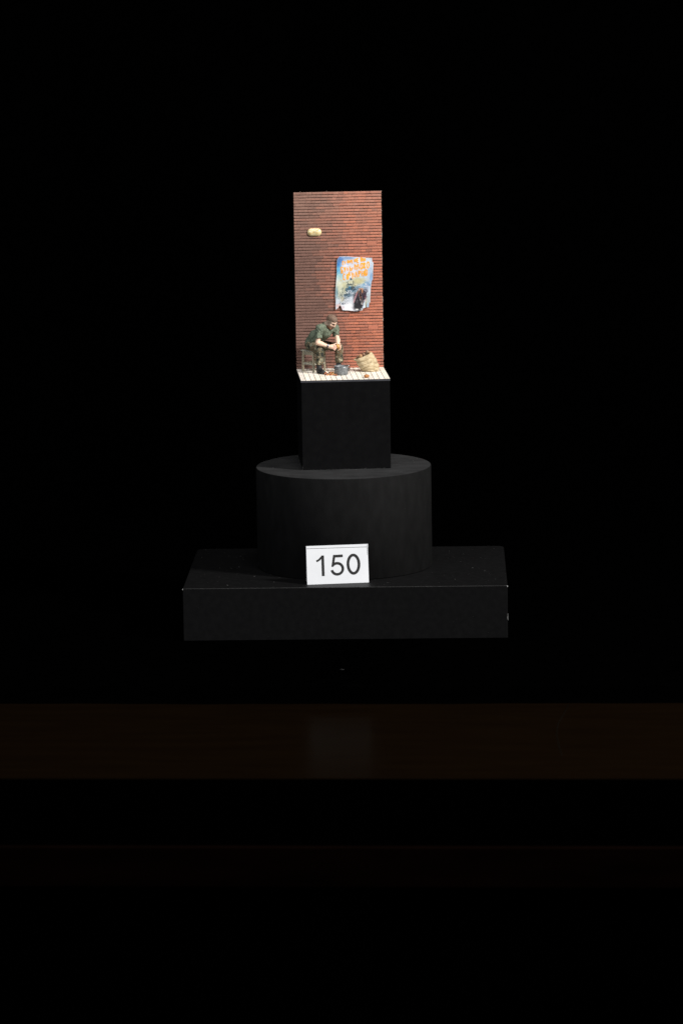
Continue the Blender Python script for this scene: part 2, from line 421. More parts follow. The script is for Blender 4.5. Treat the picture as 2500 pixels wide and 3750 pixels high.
# ------------------------------------------------------------------ plinth, drum, block
ZB = -190.7
pl = thing('plinth', 'wide flat black plinth under the round drum', 'plinth', PLI, (0, 0, ZB))
def rounded_slab(hw, d, z0, z1, rf, rb, bev):
    pts = []
    for cx, cy, r, a0 in ((-hw + rf, rf, rf, 180), (hw - rf, rf, rf, 270), (hw - rb, d - rb, rb, 0), (-hw + rb, d - rb, rb, 90)):
        for k in range(7):
            a = math.radians(a0 + 90 * k / 6); pts.append((cx + r * math.cos(a), cy + r * math.sin(a)))
    pts = np.array(pts); c = pts.mean(0); V, F = [], []
    m = len(pts)
    for ins, z in ((0, z0), (0, z1 - bev), (bev * 0.4, z1 - bev * 0.4), (bev, z1)):
        q = pts + (c - pts) / np.linalg.norm(c - pts, axis=1, keepdims=True) * ins
        V += [(x, y, z) for x, y in q]
    for i in range(3):
        F += [[i * m + k, i * m + (k + 1) % m, (i + 1) * m + (k + 1) % m, (i + 1) * m + k] for k in range(m)]
    F += [list(range(m))[::-1], [3 * m + k for k in range(m)]]
    return np.array(V, float), F
V, F = rounded_slab(584, 803, ZB, 0, 2.5, 26, 2.0)
mesh('slab', V, F, MT['riser'], pl, smooth=False)

V, F = tube_geo([(x, 0.75 + 0.1 * math.sin(x), -0.75) for x in np.linspace(-581, 581, 120)], [0.95 + 0.1 * math.sin(k * 0.37) for k in range(120)], 6)
mesh('edge_highlight_wear', V, F, MT['highlight_scuff'], pl)  # front edge highlight put in as a paler strip
V, F = join([box_geo((583.2, 1 + 3 * k, -118 - rng.uniform(0, 16)), (584.6, 2.5 + 3 * k, -112 + 4 * k), 0.3) for k in range(3)] + [box_geo((-584.6, 0.2, -5), (-582, 2, -0.8), 0.4), box_geo((581.5, 0.2, -5), (584.6, 2, -0.8), 0.4)])
o = mesh('chipped_edge', V, F, material('pale_chip', [(0.3, g(0.25)), (0.7, g(0.5))], 5, rough=0.8), pl, smooth=False); o['kind'] = 'stuff'

dr = thing('drum', 'large black cylindrical drum under the square block', 'pedestal', CYL, (0, 0, 0))
R_, H_ = 324.0, 373.3
V, F = lathe_geo([(R_ - 2, 0.3), (R_, 3), (R_, H_ - 2.2), (R_ - 0.9, H_ - 0.6), (R_ - 2.4, H_ - 0.02)], 160)
F.pop()
dm = mesh('body', V, F, MT['cylinder'], dr)
Vt, Ft = lathe_geo([(R_ - 2.4, H_ - 1.2), (R_ - 2.4, H_ - 0.02)], 160)
mesh('top', Vt, Ft, MT['drum_top'], dr, smooth=False)
for p in dm.data.polygons:
    if len(p.vertices) > 4: p.use_smooth = False

HB = 333.1
blk = thing('block', 'square glossy black block under the plank floor', 'pedestal', DIO, (0, 163, -HB))
V, F = box_geo((-162.5, 0.5, -HB + 0.2), (162.5, 339, -9.2), 1.6, 2)
mesh('body', V, F, MT['block'], blk, smooth=False)
# chipped lower front edge
V, F = [], []
for i in range(46):
    if rng.random() < 0.35: continue
    x = -160 + 322 * i / 45 + rng.uniform(-2, 2); w_ = rng.uniform(1, 4.5); h_ = rng.uniform(0.8, 2.2)
    v, f = box_geo((x, -0.3, -HB + 0.4), (x + w_, 0.9, -HB + 0.4 + h_), 0.2)
    V.append((v, f))
for z in range(8):
    h_ = rng.uniform(1, 4)
    V.append(box_geo((-162.9, 0.1, -HB + z * 1.7 + 0.5), (-161.6, 1.4, -HB + z * 1.7 + 0.5 + 1.2), 0.2))
v, f = join(V); o = mesh('chipped_edge', v, f, MT['highlight_scuff'], blk, smooth=False); o['kind'] = 'stuff'

# dust and fluff lying about on the black tops
dv = []
def fleck(x, y, z, s):
    a = rng.uniform(0, 6.28); l = s * rng.uniform(0.6, 2.2); t = s * 0.4
    ux, uy = math.cos(a) * l, math.sin(a) * l
    pts = [(x - ux, y - uy, z + 0.3), (x - ux * 0.2, y - uy * 0.2 + t, z + 0.5), (x + ux, y + uy, z + 0.4)]
    return tube_geo(pts, [0.3 * s, 0.5 * s, 0.25 * s], 4)
for i in range(120):
    x = rng.uniform(-560, 560); y = rng.uniform(10, 780)
    q = PLI.w((x, y, 0)) - CYL.o
    if math.hypot(q[0], q[1]) < 330: continue
    dv.append(fleck(x, y, 0, rng.choice([0.5, 0.6, 0.8, 1.1, 1.6])))
v, f = join(dv)
o = mesh('dust', v, f, material('pale_dust', [(0.3, g(0.03)), (0.7, g(0.10))], 6, rough=0.9), frame=PLI, base=(0, 0, 0), smooth=False)
tag(o, 'pale dust flecks scattered over the flat plinth top', 'dust', kind='stuff')
dv = []
for i in range(60):
    t = rng.uniform(0, 6.28); r = 318 * math.sqrt(rng.random()); x, y = r * math.cos(t), r * math.sin(t)
    q = CYL.w((x, y, 0)); p = DIO.R.T @ (q[:2] - DIO.o[:2])
    if -168 < p[0] < 168 and -4 < p[1] < 345: continue
    dv.append(fleck(x, y, H_, rng.choice([0.5, 0.7, 0.9, 1.4])))
v, f = join(dv)
o = mesh('dust', v, f, bpy.data.materials['pale_dust'], frame=CYL, base=(0, 0, H_), smooth=False)
tag(o, 'fine dust specks on the round drum top around the block', 'dust', kind='stuff')

# ------------------------------------------------------------------ number card
cf = Frame((-36.5, -282.0, ZT), 0.118)
cd = thing('number_card', 'white folded number card reading 150 leaning on the black drum', 'card', cf, (0, 0, 0))
cw, chh, lean = 224.0 / 2, 139.5, math.radians(9)
def cpt(x, h, off=0.0):   # point on the leaning front leaf
    return (x, h * math.sin(lean) - off * math.cos(lean), h * math.cos(lean) + off * math.sin(lean) + 0.4)
def leaf_geo(bow):
    V, F = [], []; nx, nz = 16, 10; th = 0.9
    for s in (0, 1):
        for j in range(nz + 1):
            for i in range(nx + 1):
                x = -cw + 2 * cw * i / nx; h = chh * j / nz
                off = bow * math.sin(math.pi * i / nx) * math.sin(math.pi * j / nz) - s * th
                V.append(cpt(x + (1.2 if j == nz and i == nx else 0), h, off))
    m = (nx + 1) * (nz + 1); q = lambda s, i, j: s * m + j * (nx + 1) + i
    for j in range(nz):
        for i in range(nx):
            F.append([q(0, i, j), q(0, i + 1, j), q(0, i + 1, j + 1), q(0, i, j + 1)])
            F.append([q(1, i, j), q(1, i, j + 1), q(1, i + 1, j + 1), q(1, i + 1, j)])
    for j in range(nz):
        F.append([q(0, 0, j), q(0, 0, j + 1), q(1, 0, j + 1), q(1, 0, j)]); F.append([q(0, nx, j), q(1, nx, j), q(1, nx, j + 1), q(0, nx, j + 1)])
    for i in range(nx):
        F.append([q(0, i, 0), q(1, i, 0), q(1, i + 1, 0), q(0, i + 1, 0)]); F.append([q(0, i, nz), q(0, i + 1, nz), q(1, i + 1, nz), q(1, i, nz)])
    return V, F
V, F = leaf_geo(0.0); mesh('front_leaf', V, F, MT['paper'], cd, smooth=False)
V, F = box_geo((-cw + 1, -0.45, -chh * 0.96), (cw - 0.5, 0.45, 0), 0.2)
t_ = lean + math.radians(7); V2 = V.copy(); top = cpt(0, chh, -0.9)
V2[:, 1] = top[1] + 1.0 + V[:, 1] * math.cos(t_) - V[:, 2] * math.sin(0.10); V2[:, 2] = top[2] - 0.6 + V[:, 2] * math.cos(0.10)
mesh('back_leaf', V2, F, MT['paper'], cd, smooth=False)
def strip(x0, h0, x1, h1, wd):
    d = np.array([x1 - x0, h1 - h0], float); d /= np.linalg.norm(d); nrm = np.array([-d[1], d[0]]) * wd / 2
    P = [(x0 - nrm[0], h0 - nrm[1]), (x1 - nrm[0], h1 - nrm[1]), (x1 + nrm[0], h1 + nrm[1]), (x0 + nrm[0], h0 + nrm[1])]
    return np.array([cpt(px, ph, 0.35) for px, ph in P]), [[0, 1, 2, 3]]
v, f = join([strip(-cw + 1, chh - 9.5, cw - 2, chh - 10.5, 1.2)]); mesh('printed_line', v, f, MT['ink'], cd, smooth=False)
v, f = join([strip(cw - 3.2, chh - 1, cw - 2.2, chh - 40, 0.9)]); mesh('printed_line', v, f, MT['ink'], cd, smooth=False)

# digits: plain grotesque numerals as outlines
def stroke_path(pts, wd):
    pts = np.array(pts, float); n = len(pts); Lf, Rt = [], []
    for i in range(n):
        t = pts[min(i + 1, n - 1)] - pts[max(i - 1, 0)]; t /= np.linalg.norm(t); nn = np.array([-t[1], t[0]])
        ww = wd[i] if hasattr(wd, '__len__') else wd
        Lf.append(pts[i] + nn * ww / 2); Rt.append(pts[i] - nn * ww / 2)
    V = Lf + Rt; F = [[i, n + i, n + i + 1, i + 1] for i in range(n - 1)]
    return V, F
def arc(cx, cy, rx, ry, a0, a1, n=24):
    return [(cx + rx * math.cos(math.radians(a0 + (a1 - a0) * k / n)), cy + ry * math.sin(math.radians(a0 + (a1 - a0) * k / n))) for k in range(n + 1)]
HD = 74.5
def digit(strokes, x0, h0):
    Vs, Fs, n = [], [], 0
    for k, (pts, wd) in enumerate(strokes):
        V, F = stroke_path(pts, wd)
        Vs += [cpt(x0 + p[0], h0 + p[1], 0.36 + 0.05 * k) for p in V]; Fs += [[i + n for i in q] for q in F]; n += len(V)
    mesh('digit', Vs, Fs, MT['ink'], cd, smooth=False)
wd = 10.0
X0 = -112 + (548 - 468) / 2.306
digit([([(24, 0), (24, HD)], wd), ([(1, HD - 20.5), (10, HD - 16), (18, HD - 8.5), (22, HD - 4)], [7, 7, 7.5, 7])], X0, 29.3)
X5 = -112 + (668 - 468) / 2.306
digit([([(45, HD - 4.4), (11.0, HD - 4.8)], 9.6), ([(14.5, HD - 0.4), (8, 37)], 8.6), ([(5.6, 36)] + arc(23.5, 24.0, 20.5, 20.0, 146, -90, 30) + arc(23.5, 24.0, 20.0, 20.0, -95, -168, 12), 9.4)], X5, 29.8)
XO = -112 + (803 - 468) / 2.306
digit([(arc(24.5, HD / 2, 19.9, HD / 2 - 4.2, 0, 360, 56), wd)], XO, 31.0)

# ------------------------------------------------------------------ plank floor
pf = thing('plank_floor', 'whitewashed plank floor on top of the black block', 'floor', DIO, (0, 163, -9))
V, F = box_geo((-163.6, -0.6, -8.9), (163.6, 339, -2.6), 0.6)
mesh('base_panel', V, F, MT['edge'], pf, smooth=False)
V, F = box_geo((-162.6, 0.2, -2.5), (162.6, 331, -1.7), 0.1)
mesh('underlay', V, F, MT['groove'], pf, smooth=False)
px = -163.2; k = 0
while px < 163:
    pw = rng.uniform(18.2, 20.4)
    x1 = min(px + pw - 1.6, 163.2)
    if 163.2 - x1 < 6: x1 = 163.2
    V, F = box_geo((px, -0.4 + rng.uniform(-0.3, 0.3), -1.6), (x1, 331.2, rng.uniform(-0.25, 0.1)), 0.45)
    tn = rng.uniform(0.86, 1.03); col = np.tile(np.array([tn, tn * rng.uniform(0.97, 1.0), tn * rng.uniform(0.93, 1.0)]), (len(V), 1))
    mesh('plank', V, F, MT['plank'], pf, smooth=False, col=col)
    px = x1 + 1.6
    if x1 >= 163.1: break

# ------------------------------------------------------------------ brick wall
wl = thing('brick_wall', 'tall narrow red brick wall behind the seated man', 'wall', DIO, (0, 335, 0))
WH = 663.4; YF = 331.0
V, F = box_geo((-163.3, YF + 2.4, -2.4), (163.3, YF + 11, WH - 1.8), 0.5)
mesh('backing', V, F, MT['mortar'], wl, smooth=False)
PAL = [np.array(c) for c in ((0.53, 0.182, 0.108), (0.43, 0.157, 0.102), (0.335, 0.136, 0.094), (0.25, 0.115, 0.084), (0.175, 0.094, 0.074))]
patches = [(107.5, 144.1, 42), (108.1, 144.8, 13)]
nrow = 61; rh = WH / nrow
bricks = []
for r in range(nrow):
    z0 = r * rh; z1 = z0 + rh - 2.55
    if r == 0: z0 = 0.3
    x = -163.0; offs = rng.uniform(6, 24)
    first = True
    while x < 162.5:
        L_ = offs if first else rng.choice([16, 18, 19, 20, 22, 24, 26, 28, 32, 36]) * rng.uniform(0.92, 1.08)
        first = False
        x1 = x + L_
        if x1 > 157: x1 = 163.2
        seg = [(x, x1 - 0.22)]
        for pa, pb, pr in patches:
            if r in (pr, pr + 1):
                seg = [q for a, b in seg for q in (((a, min(b, pa - 0.7)),) if a < pa - 0.7 else ()) + (((max(a, pb + 0.7), b),) if b > pb + 0.7 else ())]
        for a, b in seg:
            if b - a > 3: bricks.append((a, b, z0 + rng.uniform(-0.3, 0.3), z1 + rng.uniform(-0.35, 0.35), r))
        x = x1
for pa, pb, pr in patches: bricks.append((pa, pb, pr * rh, (pr + 2) * rh - 2.35, -pr))
patch_noise = [(rng.uniform(-163, 163), rng.uniform(0, WH), rng.uniform(25, 70)) for _ in range(16)]
def brick_geo(a, b, z0, z1, r):
    pr = rng.uniform(-0.35, 0.35); y0 = YF + pr; y1 = YF + 3.0; e = 0.75
    P = []
    for (ins, y) in ((0, y1), (0, y0 + 0.4), (e, y0)):
        for (cx, cz, sx, sz) in ((a, z0, 1, 1), (b, z0, -1, 1), (b, z1, -1, -1), (a, z1, 1, -1)):
            P.append((cx + sx * ins * 0.35 + (rng.uniform(-0.15, 0.15) if ins == 0 else 0), y, cz + sz * ins + (rng.uniform(-0.2, 0.2) if ins == 0 else 0)))
    F = []
    for i in range(2):
        for k in range(4):
            F.append([i * 4 + k, i * 4 + (k + 1) % 4, (i + 1) * 4 + (k + 1) % 4, (i + 1) * 4 + k])
    F.append([8, 9, 10, 11])
    cx = (a + b) / 2; cz = (z0 + z1) / 2
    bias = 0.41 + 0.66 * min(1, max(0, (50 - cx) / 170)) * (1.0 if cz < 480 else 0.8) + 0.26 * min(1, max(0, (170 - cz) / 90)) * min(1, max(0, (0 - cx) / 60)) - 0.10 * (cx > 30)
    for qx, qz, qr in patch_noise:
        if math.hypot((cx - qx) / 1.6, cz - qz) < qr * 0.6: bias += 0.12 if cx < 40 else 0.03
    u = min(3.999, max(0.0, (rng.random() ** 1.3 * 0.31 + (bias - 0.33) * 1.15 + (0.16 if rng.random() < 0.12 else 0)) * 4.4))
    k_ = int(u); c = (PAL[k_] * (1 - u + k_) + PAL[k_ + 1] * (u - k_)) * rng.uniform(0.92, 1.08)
    du = min(1, max(0, (cz - 400) / 240)) * 0.42 * rng.uniform(0.6, 1.2)      # upper courses turn paler towards the wall top
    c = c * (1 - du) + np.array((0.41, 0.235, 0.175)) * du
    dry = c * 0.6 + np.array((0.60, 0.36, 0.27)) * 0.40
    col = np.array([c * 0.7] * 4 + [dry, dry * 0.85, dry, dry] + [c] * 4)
    return np.array(P), F, col
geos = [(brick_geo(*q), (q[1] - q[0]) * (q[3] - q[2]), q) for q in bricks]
def hidden(q):
    cx, cz = (q[0] + q[1]) / 2, (q[2] + q[3]) / 2
    return (8 < cx < 118 and 220 < cz < 410) or (-112 < cx < -62 and 500 < cz < 524)
order = sorted(range(len(geos)), key=lambda i: -geos[i][1] * (0.01 if hidden(geos[i][2]) else 1))
pick = set(order[:299])
bV, bF, bC, n = [], [], [], 0
for i, ((P, F, col), ar, q) in enumerate(geos):
    if i in pick:
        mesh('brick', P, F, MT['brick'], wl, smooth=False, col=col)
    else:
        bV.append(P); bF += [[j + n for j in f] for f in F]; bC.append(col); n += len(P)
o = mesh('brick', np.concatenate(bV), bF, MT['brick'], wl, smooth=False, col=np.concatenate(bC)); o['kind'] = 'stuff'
# whitish chips down the right-hand edge
parts = []; z = 0.5
while z < WH - 2:
    h_ = min(rng.uniform(4, 16), WH - 1 - z)
    if rng.random() < 0.8 or z > WH - 40: parts.append(box_geo((163.0, YF + 1.2, z), (163.5 + rng.uniform(0, 0.7), YF + 10, z + h_ - 0.2), 0.15))
    z += h_
for hx, hz in ((-138.5, WH), (-40, WH)):
    parts.append(box_geo((hx, YF + 3, hz - 0.5), (hx + 1.8, YF + 5, hz + rng.uniform(0.6, 1.6)), 0.3))
v, f = join(parts)
o = mesh('chipped_edge', v, f, material('bare_plaster', [(0.38, (0.10, 0.05, 0.04)), (0.5, (0.28, 0.17, 0.13)), (0.68, (0.70, 0.62, 0.54))], 12, rough=0.9), wl, smooth=False); o['kind'] = 'stuff'

# ------------------------------------------------------------------ oval lamp on the wall
lm = thing('wall_lamp', 'glossy cream oval lamp cover on the upper left bricks', 'lamp', DIO, (-87.7, YF, 512))
def stadium(hw, hh, n=20):
    c = hw - hh
    return [(c + hh * math.cos(math.radians(a)), hh * math.sin(math.radians(a))) for a in np.linspace(-90, 90, n)] + \
           [(-c + hh * math.cos(math.radians(a)), hh * math.sin(math.radians(a))) for a in np.linspace(90, 270, n)]
def dome(rings):
    V, F = [], []
    m = 40
    for hw, hh, y in rings:
        V += [(-87.7 + x, YF + y, 512.2 + z) for x, z in stadium(hw, hh)]
    for i in range(len(rings) - 1):
        F += [[i * m + k, (i + 1) * m + k, (i + 1) * m + (k + 1) % m, i * m + (k + 1) % m] for k in range(m)]
    F.append([(len(rings) - 1) * m + k for k in range(m)][::-1])
    return V, F
V, F = dome([(26, 14.2, 2), (26.2, 14.4, -3), (25.4, 13.8, -4.2), (23, 11.6, -4.4)]); mesh('rim', V, F, MT['lamp_rim'], lm)
def stad2(c, hh, n=14, mseg=14):
    P = [(c + hh * math.cos(math.radians(a)), hh * math.sin(math.radians(a))) for a in np.linspace(-90, 90, n)]
    P += [(x, hh) for x in np.linspace(c, -c, mseg + 2)[1:-1]]
    P += [(-c + hh * math.cos(math.radians(a)), hh * math.sin(math.radians(a))) for a in np.linspace(90, 270, n)]
    P += [(x, -hh) for x in np.linspace(-c, c, mseg + 2)[1:-1]]
    return P
Vl, Fl, hs_ = [], [], [12.6, 12.4, 11.4, 9.6, 7.4, 5.0, 2.6, 0.5]
for hh in hs_:
    y = -3.6 - 5.0 * math.sqrt(max(0, 1 - (hh / 12.65) ** 2))
    Vl += [(-87.7 + x, YF + y, 512.2 + z) for x, z in stad2(11.4, hh)]
ml = 56
for i in range(len(hs_) - 1): Fl += [[i * ml + k, (i + 1) * ml + k, (i + 1) * ml + (k + 1) % ml, i * ml + (k + 1) % ml] for k in range(ml)]
Fl.append([(len(hs_) - 1) * ml + k for k in range(ml)][::-1])
Vl = np.array(Vl); dx, dz = Vl[:, 0] + 86.5, Vl[:, 2] - 511.5
mk = np.exp(-(dx / 6.5) ** 2 - (dz / 5.5) ** 2) * (0.75 + 0.5 * vnoise(Vl, 3.5, 4))
mesh('cover', Vl, Fl, MT['lamp'], lm, smooth=True, col=1.12 - np.clip(mk, 0, 1)[:, None] * np.array([0.58, 0.58, 0.52]))

# ------------------------------------------------------------------ torn poster
YP = 327.6
def p2l(x, y):                 # poster drawing coordinates -> wall plane (x, z)
    u, v = x / 1568.0, y / 1882.0
    return (-39.1 - 4.0 * v + (204.4 + 0.6 * v) * u, 440.4 - 4.3 * u - (245.8 + 0.35 * u) * v)
OUT = [(330, 150), (600, 150), (860, 168), (935, 178), (1070, 182), (1180, 190), (1262, 192), (1272, 300), (1305, 322), (1296, 480), (1288, 640), (1286, 800), (1258, 850), (1240, 940), (1228, 1060),
       (1222, 1170), (1214, 1300), (1212, 1400), (1218, 1480), (1200, 1470), (1188, 1440), (1176, 1520), (1168, 1606), (1112, 1606), (1110, 1500), (1104, 1420), (1092, 1500), (1088, 1610), (1010, 1630), (985, 1690),
       (880, 1706), (780, 1716), (640, 1704), (420, 1690), (395, 1640), (372, 1560), (362, 1580), (345, 1545), (322, 1570), (300, 1630), (262, 1640), (228, 1678), (222, 1600), (226, 1450), (214, 1300), (216, 1150), (226, 1000),
       (244, 800), (258, 600), (256, 420), (266, 240), (296, 195)]
SLIT = [(908, 1108), (930, 1180), (962, 1280), (968, 1400), (962, 1452), (940, 1390), (914, 1320), (902, 1270), (904, 1180)]
def inpoly(P, poly):
    x, y = P[:, 0], P[:, 1]; r = np.zeros(len(P), bool); poly = np.array(poly, float)
    for i in range(len(poly)):
        (x1, y1), (x2, y2) = poly[i - 1], poly[i]
        c = ((y1 > y) != (y2 > y)) & (x < (x2 - x1) * (y - y1) / (y2 - y1 + 1e-12) + x1); r ^= c
    return r
gx, gy = np.meshgrid(np.arange(205, 1320, 9.0), np.arange(145, 1725, 9.0))
gp = np.stack([gx.ravel(), gy.ravel()], 1) + np.random.RandomState(3).uniform(-2.5, 2.5, (gx.size, 2))
gp = gp[inpoly(gp, OUT) & ~inpoly(gp, SLIT)]
def dens(poly):
    o = []
    rs = np.random.RandomState(5)
    for i in range(len(poly)):
        a = np.array(poly[i - 1], float); b = np.array(poly[i], float); m = max(1, int(np.linalg.norm(b - a) / 22))
        for k in range(m): o.append(tuple(a + (b - a) * k / m + (rs.uniform(-2.5, 2.5, 2) if k else 0)))
    return o
o1, o2 = dens(OUT), dens(SLIT)
pts = [Vector(q) for q in o1] + [Vector(q) for q in o2] + [Vector(q) for q in gp]
n1, n2 = len(o1), len(o2)
edg = [(i, (i + 1) % n1) for i in range(n1)] + [(n1 + i, n1 + (i + 1) % n2) for i in range(n2)]
cv, ce, cf_, *_ = delaunay_2d_cdt(pts, edg, [], 0, 1e-4)
cv = np.array([q[:] for q in cv]); tri = np.array([f for f in cf_ if len(f) == 3])
cen = cv[tri].mean(1); tri = tri[inpoly(cen, OUT) & ~inpoly(cen, SLIT)]
P3 = np.column_stack([cv, np.zeros(len(cv))])
def fbm(sc_, sd): return vnoise(P3, sc_, sd) * 0.6 + vnoise(P3, sc_ / 2.1, sd + 1) * 0.3 + vnoise(P3, sc_ / 4.3, sd + 2) * 0.2
X, Y = cv[:, 0], cv[:, 1]
ncol = np.tile(np.array([200., 212, 224]), (len(cv), 1))
n_l, n_m, n_s = fbm(160, 1), fbm(60, 7), fbm(24, 13)
def blob(cx, cy, rx, ry, c, s, nz=None, th=0.0):
    global ncol
    d = np.sqrt(((X - cx) / rx) ** 2 + ((Y - cy) / ry) ** 2) + 0.22 * n_l + 0.12 * n_m
    a = np.clip(1.35 - d, 0, 1); a = a * a * (3 - 2 * a) * s
    if nz is not None: a = a * np.clip((nz - th) * 6, 0, 1)
    ncol = ncol * (1 - a[:, None]) + np.array(c, float) * a[:, None]
blob(330, 250, 160, 150, (76, 118, 176), .9); blob(560, 190, 230, 55, (104, 136, 184), .65)
blob(290, 430, 120, 150, (52, 120, 190), .9); blob(300, 560, 110, 130, (70, 165, 208), .9); blob(350, 720, 130, 120, (150, 205, 215), .8)
blob(720, 500, 380, 260, (220, 214, 222), .8); blob(600, 380, 120, 60, (130, 160, 205), .5, n_m, 0.0)
blob(1210, 620, 110, 260, (176, 196, 220), .8); blob(1255, 780, 60, 190, (124, 164, 208), .7); blob(1200, 300, 100, 110, (206, 216, 228), .8)
blob(370, 1080, 200, 360, (206, 208, 184), 1.0); blob(520, 960, 140, 160, (204, 200, 160), .85); blob(250, 1180, 50, 190, (104, 142, 158), .7)
blob(900, 850, 230, 120, (192, 186, 142), .97); blob(660, 900, 90, 80, (200, 196, 160), .8); blob(740, 985, 90, 50, (205, 190, 140), .8); blob(420, 1380, 60, 90, (215, 195, 140), .7)
blob(1120, 960, 190, 120, (96, 142, 180), .75, n_m, -0.1); blob(1150, 980, 110, 90, (205, 190, 200), .6, n_s, 0.05)
blob(640, 1130, 240, 170, (70, 104, 124), .8, n_m, -0.02); blob(570, 1240, 140, 140, (54, 88, 108), .85, n_m, -0.02); blob(900, 1050, 200, 60, (120, 150, 168), .7)
blob(740, 1290, 220, 130, (170, 180, 190), .6); blob(580, 1430, 260, 130, (200, 202, 208), .65); blob(620, 1580, 260, 150, (240, 240, 244), 1.0); blob(660, 1640, 260, 70, (236, 234, 240), .9)
DARK = [(905, 1096), (868, 1180), (812, 1275), (772, 1370), (752, 1490), (764, 1600), (800, 1668), (955, 1650), (1000, 1560), (1040, 1420), (1090, 1300), (1104, 1190), (1050, 1118), (970, 1086)]
ind = inpoly(cv + np.column_stack([n_s, n_m]) * 16, DARK); ncol[ind] = np.array([56., 55, 58]) + (n_m[ind] * 14)[:, None]
spk = ind & (X > 960) & (n_s > 0.22); ncol[spk] = (150, 128, 130)
blob(300, 1560, 90, 80, (206, 160, 150), .7, n_m, -0.2); blob(430, 1500, 120, 50, (74, 80, 92), .8, n_s, -0.05); blob(430, 1620, 70, 60, (200, 175, 180), .6)
blob(860, 1450, 150, 300, (44, 42, 46), 1.0); blob(875, 1500, 120, 260, (40, 38, 42), 1.0); blob(905, 1330, 100, 220, (48, 44, 50), .95); blob(970, 1230, 130, 150, (64, 52, 62), .9); blob(1060, 1220, 100, 170, (58, 46, 56), .95, n_m, -0.4); blob(880, 1600, 110, 90, (44, 42, 46), .95)
for t in np.linspace(0, 1, 9):
    blob(905 - 160 * t ** 0.7, 1090 + 360 * t, 24, 36, (214, 150, 156) if t > .35 else (224, 152, 116), .7)
blob(950, 1075, 90, 22, (226, 140, 104), .8); blob(985, 1130, 20, 90, (226, 150, 90), .8); blob(1075, 1370, 40, 120, (196, 110, 124), .7, n_s, -0.1)
blob(1110, 1500, 60, 170, (186, 186, 160), .85); blob(1165, 1400, 60, 200, (186, 200, 200), .8); blob(1150, 1560, 40, 110, (150, 186, 216), .85)
blob(640, 1040, 60, 40, (60, 130, 170), .9); blob(700, 1055, 60, 40, (70, 70, 66), .8)
blob(385, 835, 26, 18, (220, 200, 130), .9); blob(360, 850, 34, 14, (40, 44, 44), .8, n_s, 0.0); blob(660, 800, 40, 42, (50, 62, 66), .9, n_s, -0.05); blob(560, 930, 50, 80, (44, 60, 70), .85, n_s, 0.0); blob(650, 950, 70, 20, (54, 60, 62), .8)
blob(730, 900, 16, 60, (60, 64, 60), .7)
spl = (np.abs(vnoise(P3, 26, 31)) < 0.16)
band = np.clip(1.3 - np.sqrt(((X - 600) / 330) ** 2 + ((Y - 1180 + 0.35 * (X - 600)) / 210) ** 2), 0, 1)
a = np.clip(spl * band * 0.95, 0, .85)[:, None]; ncol = ncol * (1 - a) + np.array([30., 48, 60]) * a
spl = (np.abs(vnoise(P3, 15, 77)) < 0.14); band = np.clip(1.25 - np.sqrt(((X - 620) / 300) ** 2 + ((Y - 1150 + 0.5 * (X - 620)) / 130) ** 2), 0, 1)
a = np.clip(spl * band * 1.3, 0, .9)[:, None]; ncol = ncol * (1 - a) + np.array([28., 40, 52]) * a
spl = vnoise(P3, 19, 41) > 0.45; band = np.clip(1.2 - np.sqrt(((X - 560) / 330) ** 2 + ((Y - 1380) / 230) ** 2), 0, 1)
a = (spl * band * 0.8)[:, None]; ncol = ncol * (1 - a) + np.array([226., 228, 236]) * a
blob(835, 1665, 56, 22, (240, 236, 230), .98); blob(970, 1495, 24, 44, (232, 226, 220), .95, n_s, -0.2); blob(950, 1650, 40, 36, (236, 230, 224), .9, n_s, 0.0); blob(935, 1370, 16, 60, (236, 220, 214), .8)
# bare paper along every torn edge
E = np.array(o1 + o2); dmin = np.full(len(cv), 1e9)
for k in range(0, len(E), 200):
    dmin = np.minimum(dmin, np.sqrt(((cv[:, None, :] - E[None, k:k + 200]) ** 2).sum(2)).min(1))
a = np.clip(1.1 - dmin / 11, 0, 1)[:, None] * 0.8; ncol = ncol * (1 - a) + np.array([232., 232, 230]) * a
ncol = ncol * (1 + 0.05 * n_s[:, None])
PX, PZ = p2l(X, Y)
def bulge(X, Y):
    P = np.column_stack([X, Y, 0 * X])
    b = -1.6 - 1.3 * (vnoise(P, 260, 61)) - 0.5 * vnoise(P, 110, 62)
    b = b - 4.5 * np.clip((Y - 1380) / 330, 0, 1) ** 2 * (0.6 + 0.5 * np.sin(X / 120.0)) - 2.5 * np.clip((300 - Y) / 150, 0, 1) ** 2 * np.clip((420 - X) / 150, 0, 1)
    b = b - 2.0 * np.clip((X - 1130) / 160, 0, 1) ** 2 - 2.2 * np.clip(1 - np.abs(X - 930) / 80, 0, 1) * np.clip(1 - np.abs(Y - 1330) / 250, 0, 1)
    return np.minimum(b, -0.4)
PY = YP + bulge(X, Y)
front = np.column_stack([PX, PY, PZ]); back = front + np.array([0, 0.6, 0])
nv = len(front); ec = {}
for t in tri:
    for i in range(3):
        e = (t[i], t[(i + 1) % 3]); key = (min(e), max(e)); ec.setdefault(key, []).append(e)
side = [[int(e[0][0]), int(e[0][1]), int(e[0][1]) + nv, int(e[0][0]) + nv] for e in ec.values() if len(e) == 1]
A0 = front[tri[0]]; flip = np.cross(A0[1] - A0[0], A0[2] - A0[0])[1] > 0
F = [[int(q) for q in (t[::-1] if flip else t)] for t in tri] + [[int(q) + nv for q in (t if flip else t[::-1])] for t in tri] + side
po = thing('poster', 'torn blue and white painted poster with orange hand lettering on the bricks', 'poster', DIO, (43, YP, 312))
mesh('sheet', np.concatenate([front, back]), F, MT['poster'], po, col=lin(np.clip(np.concatenate([ncol, ncol * 0 + 225]), 0, 255)))
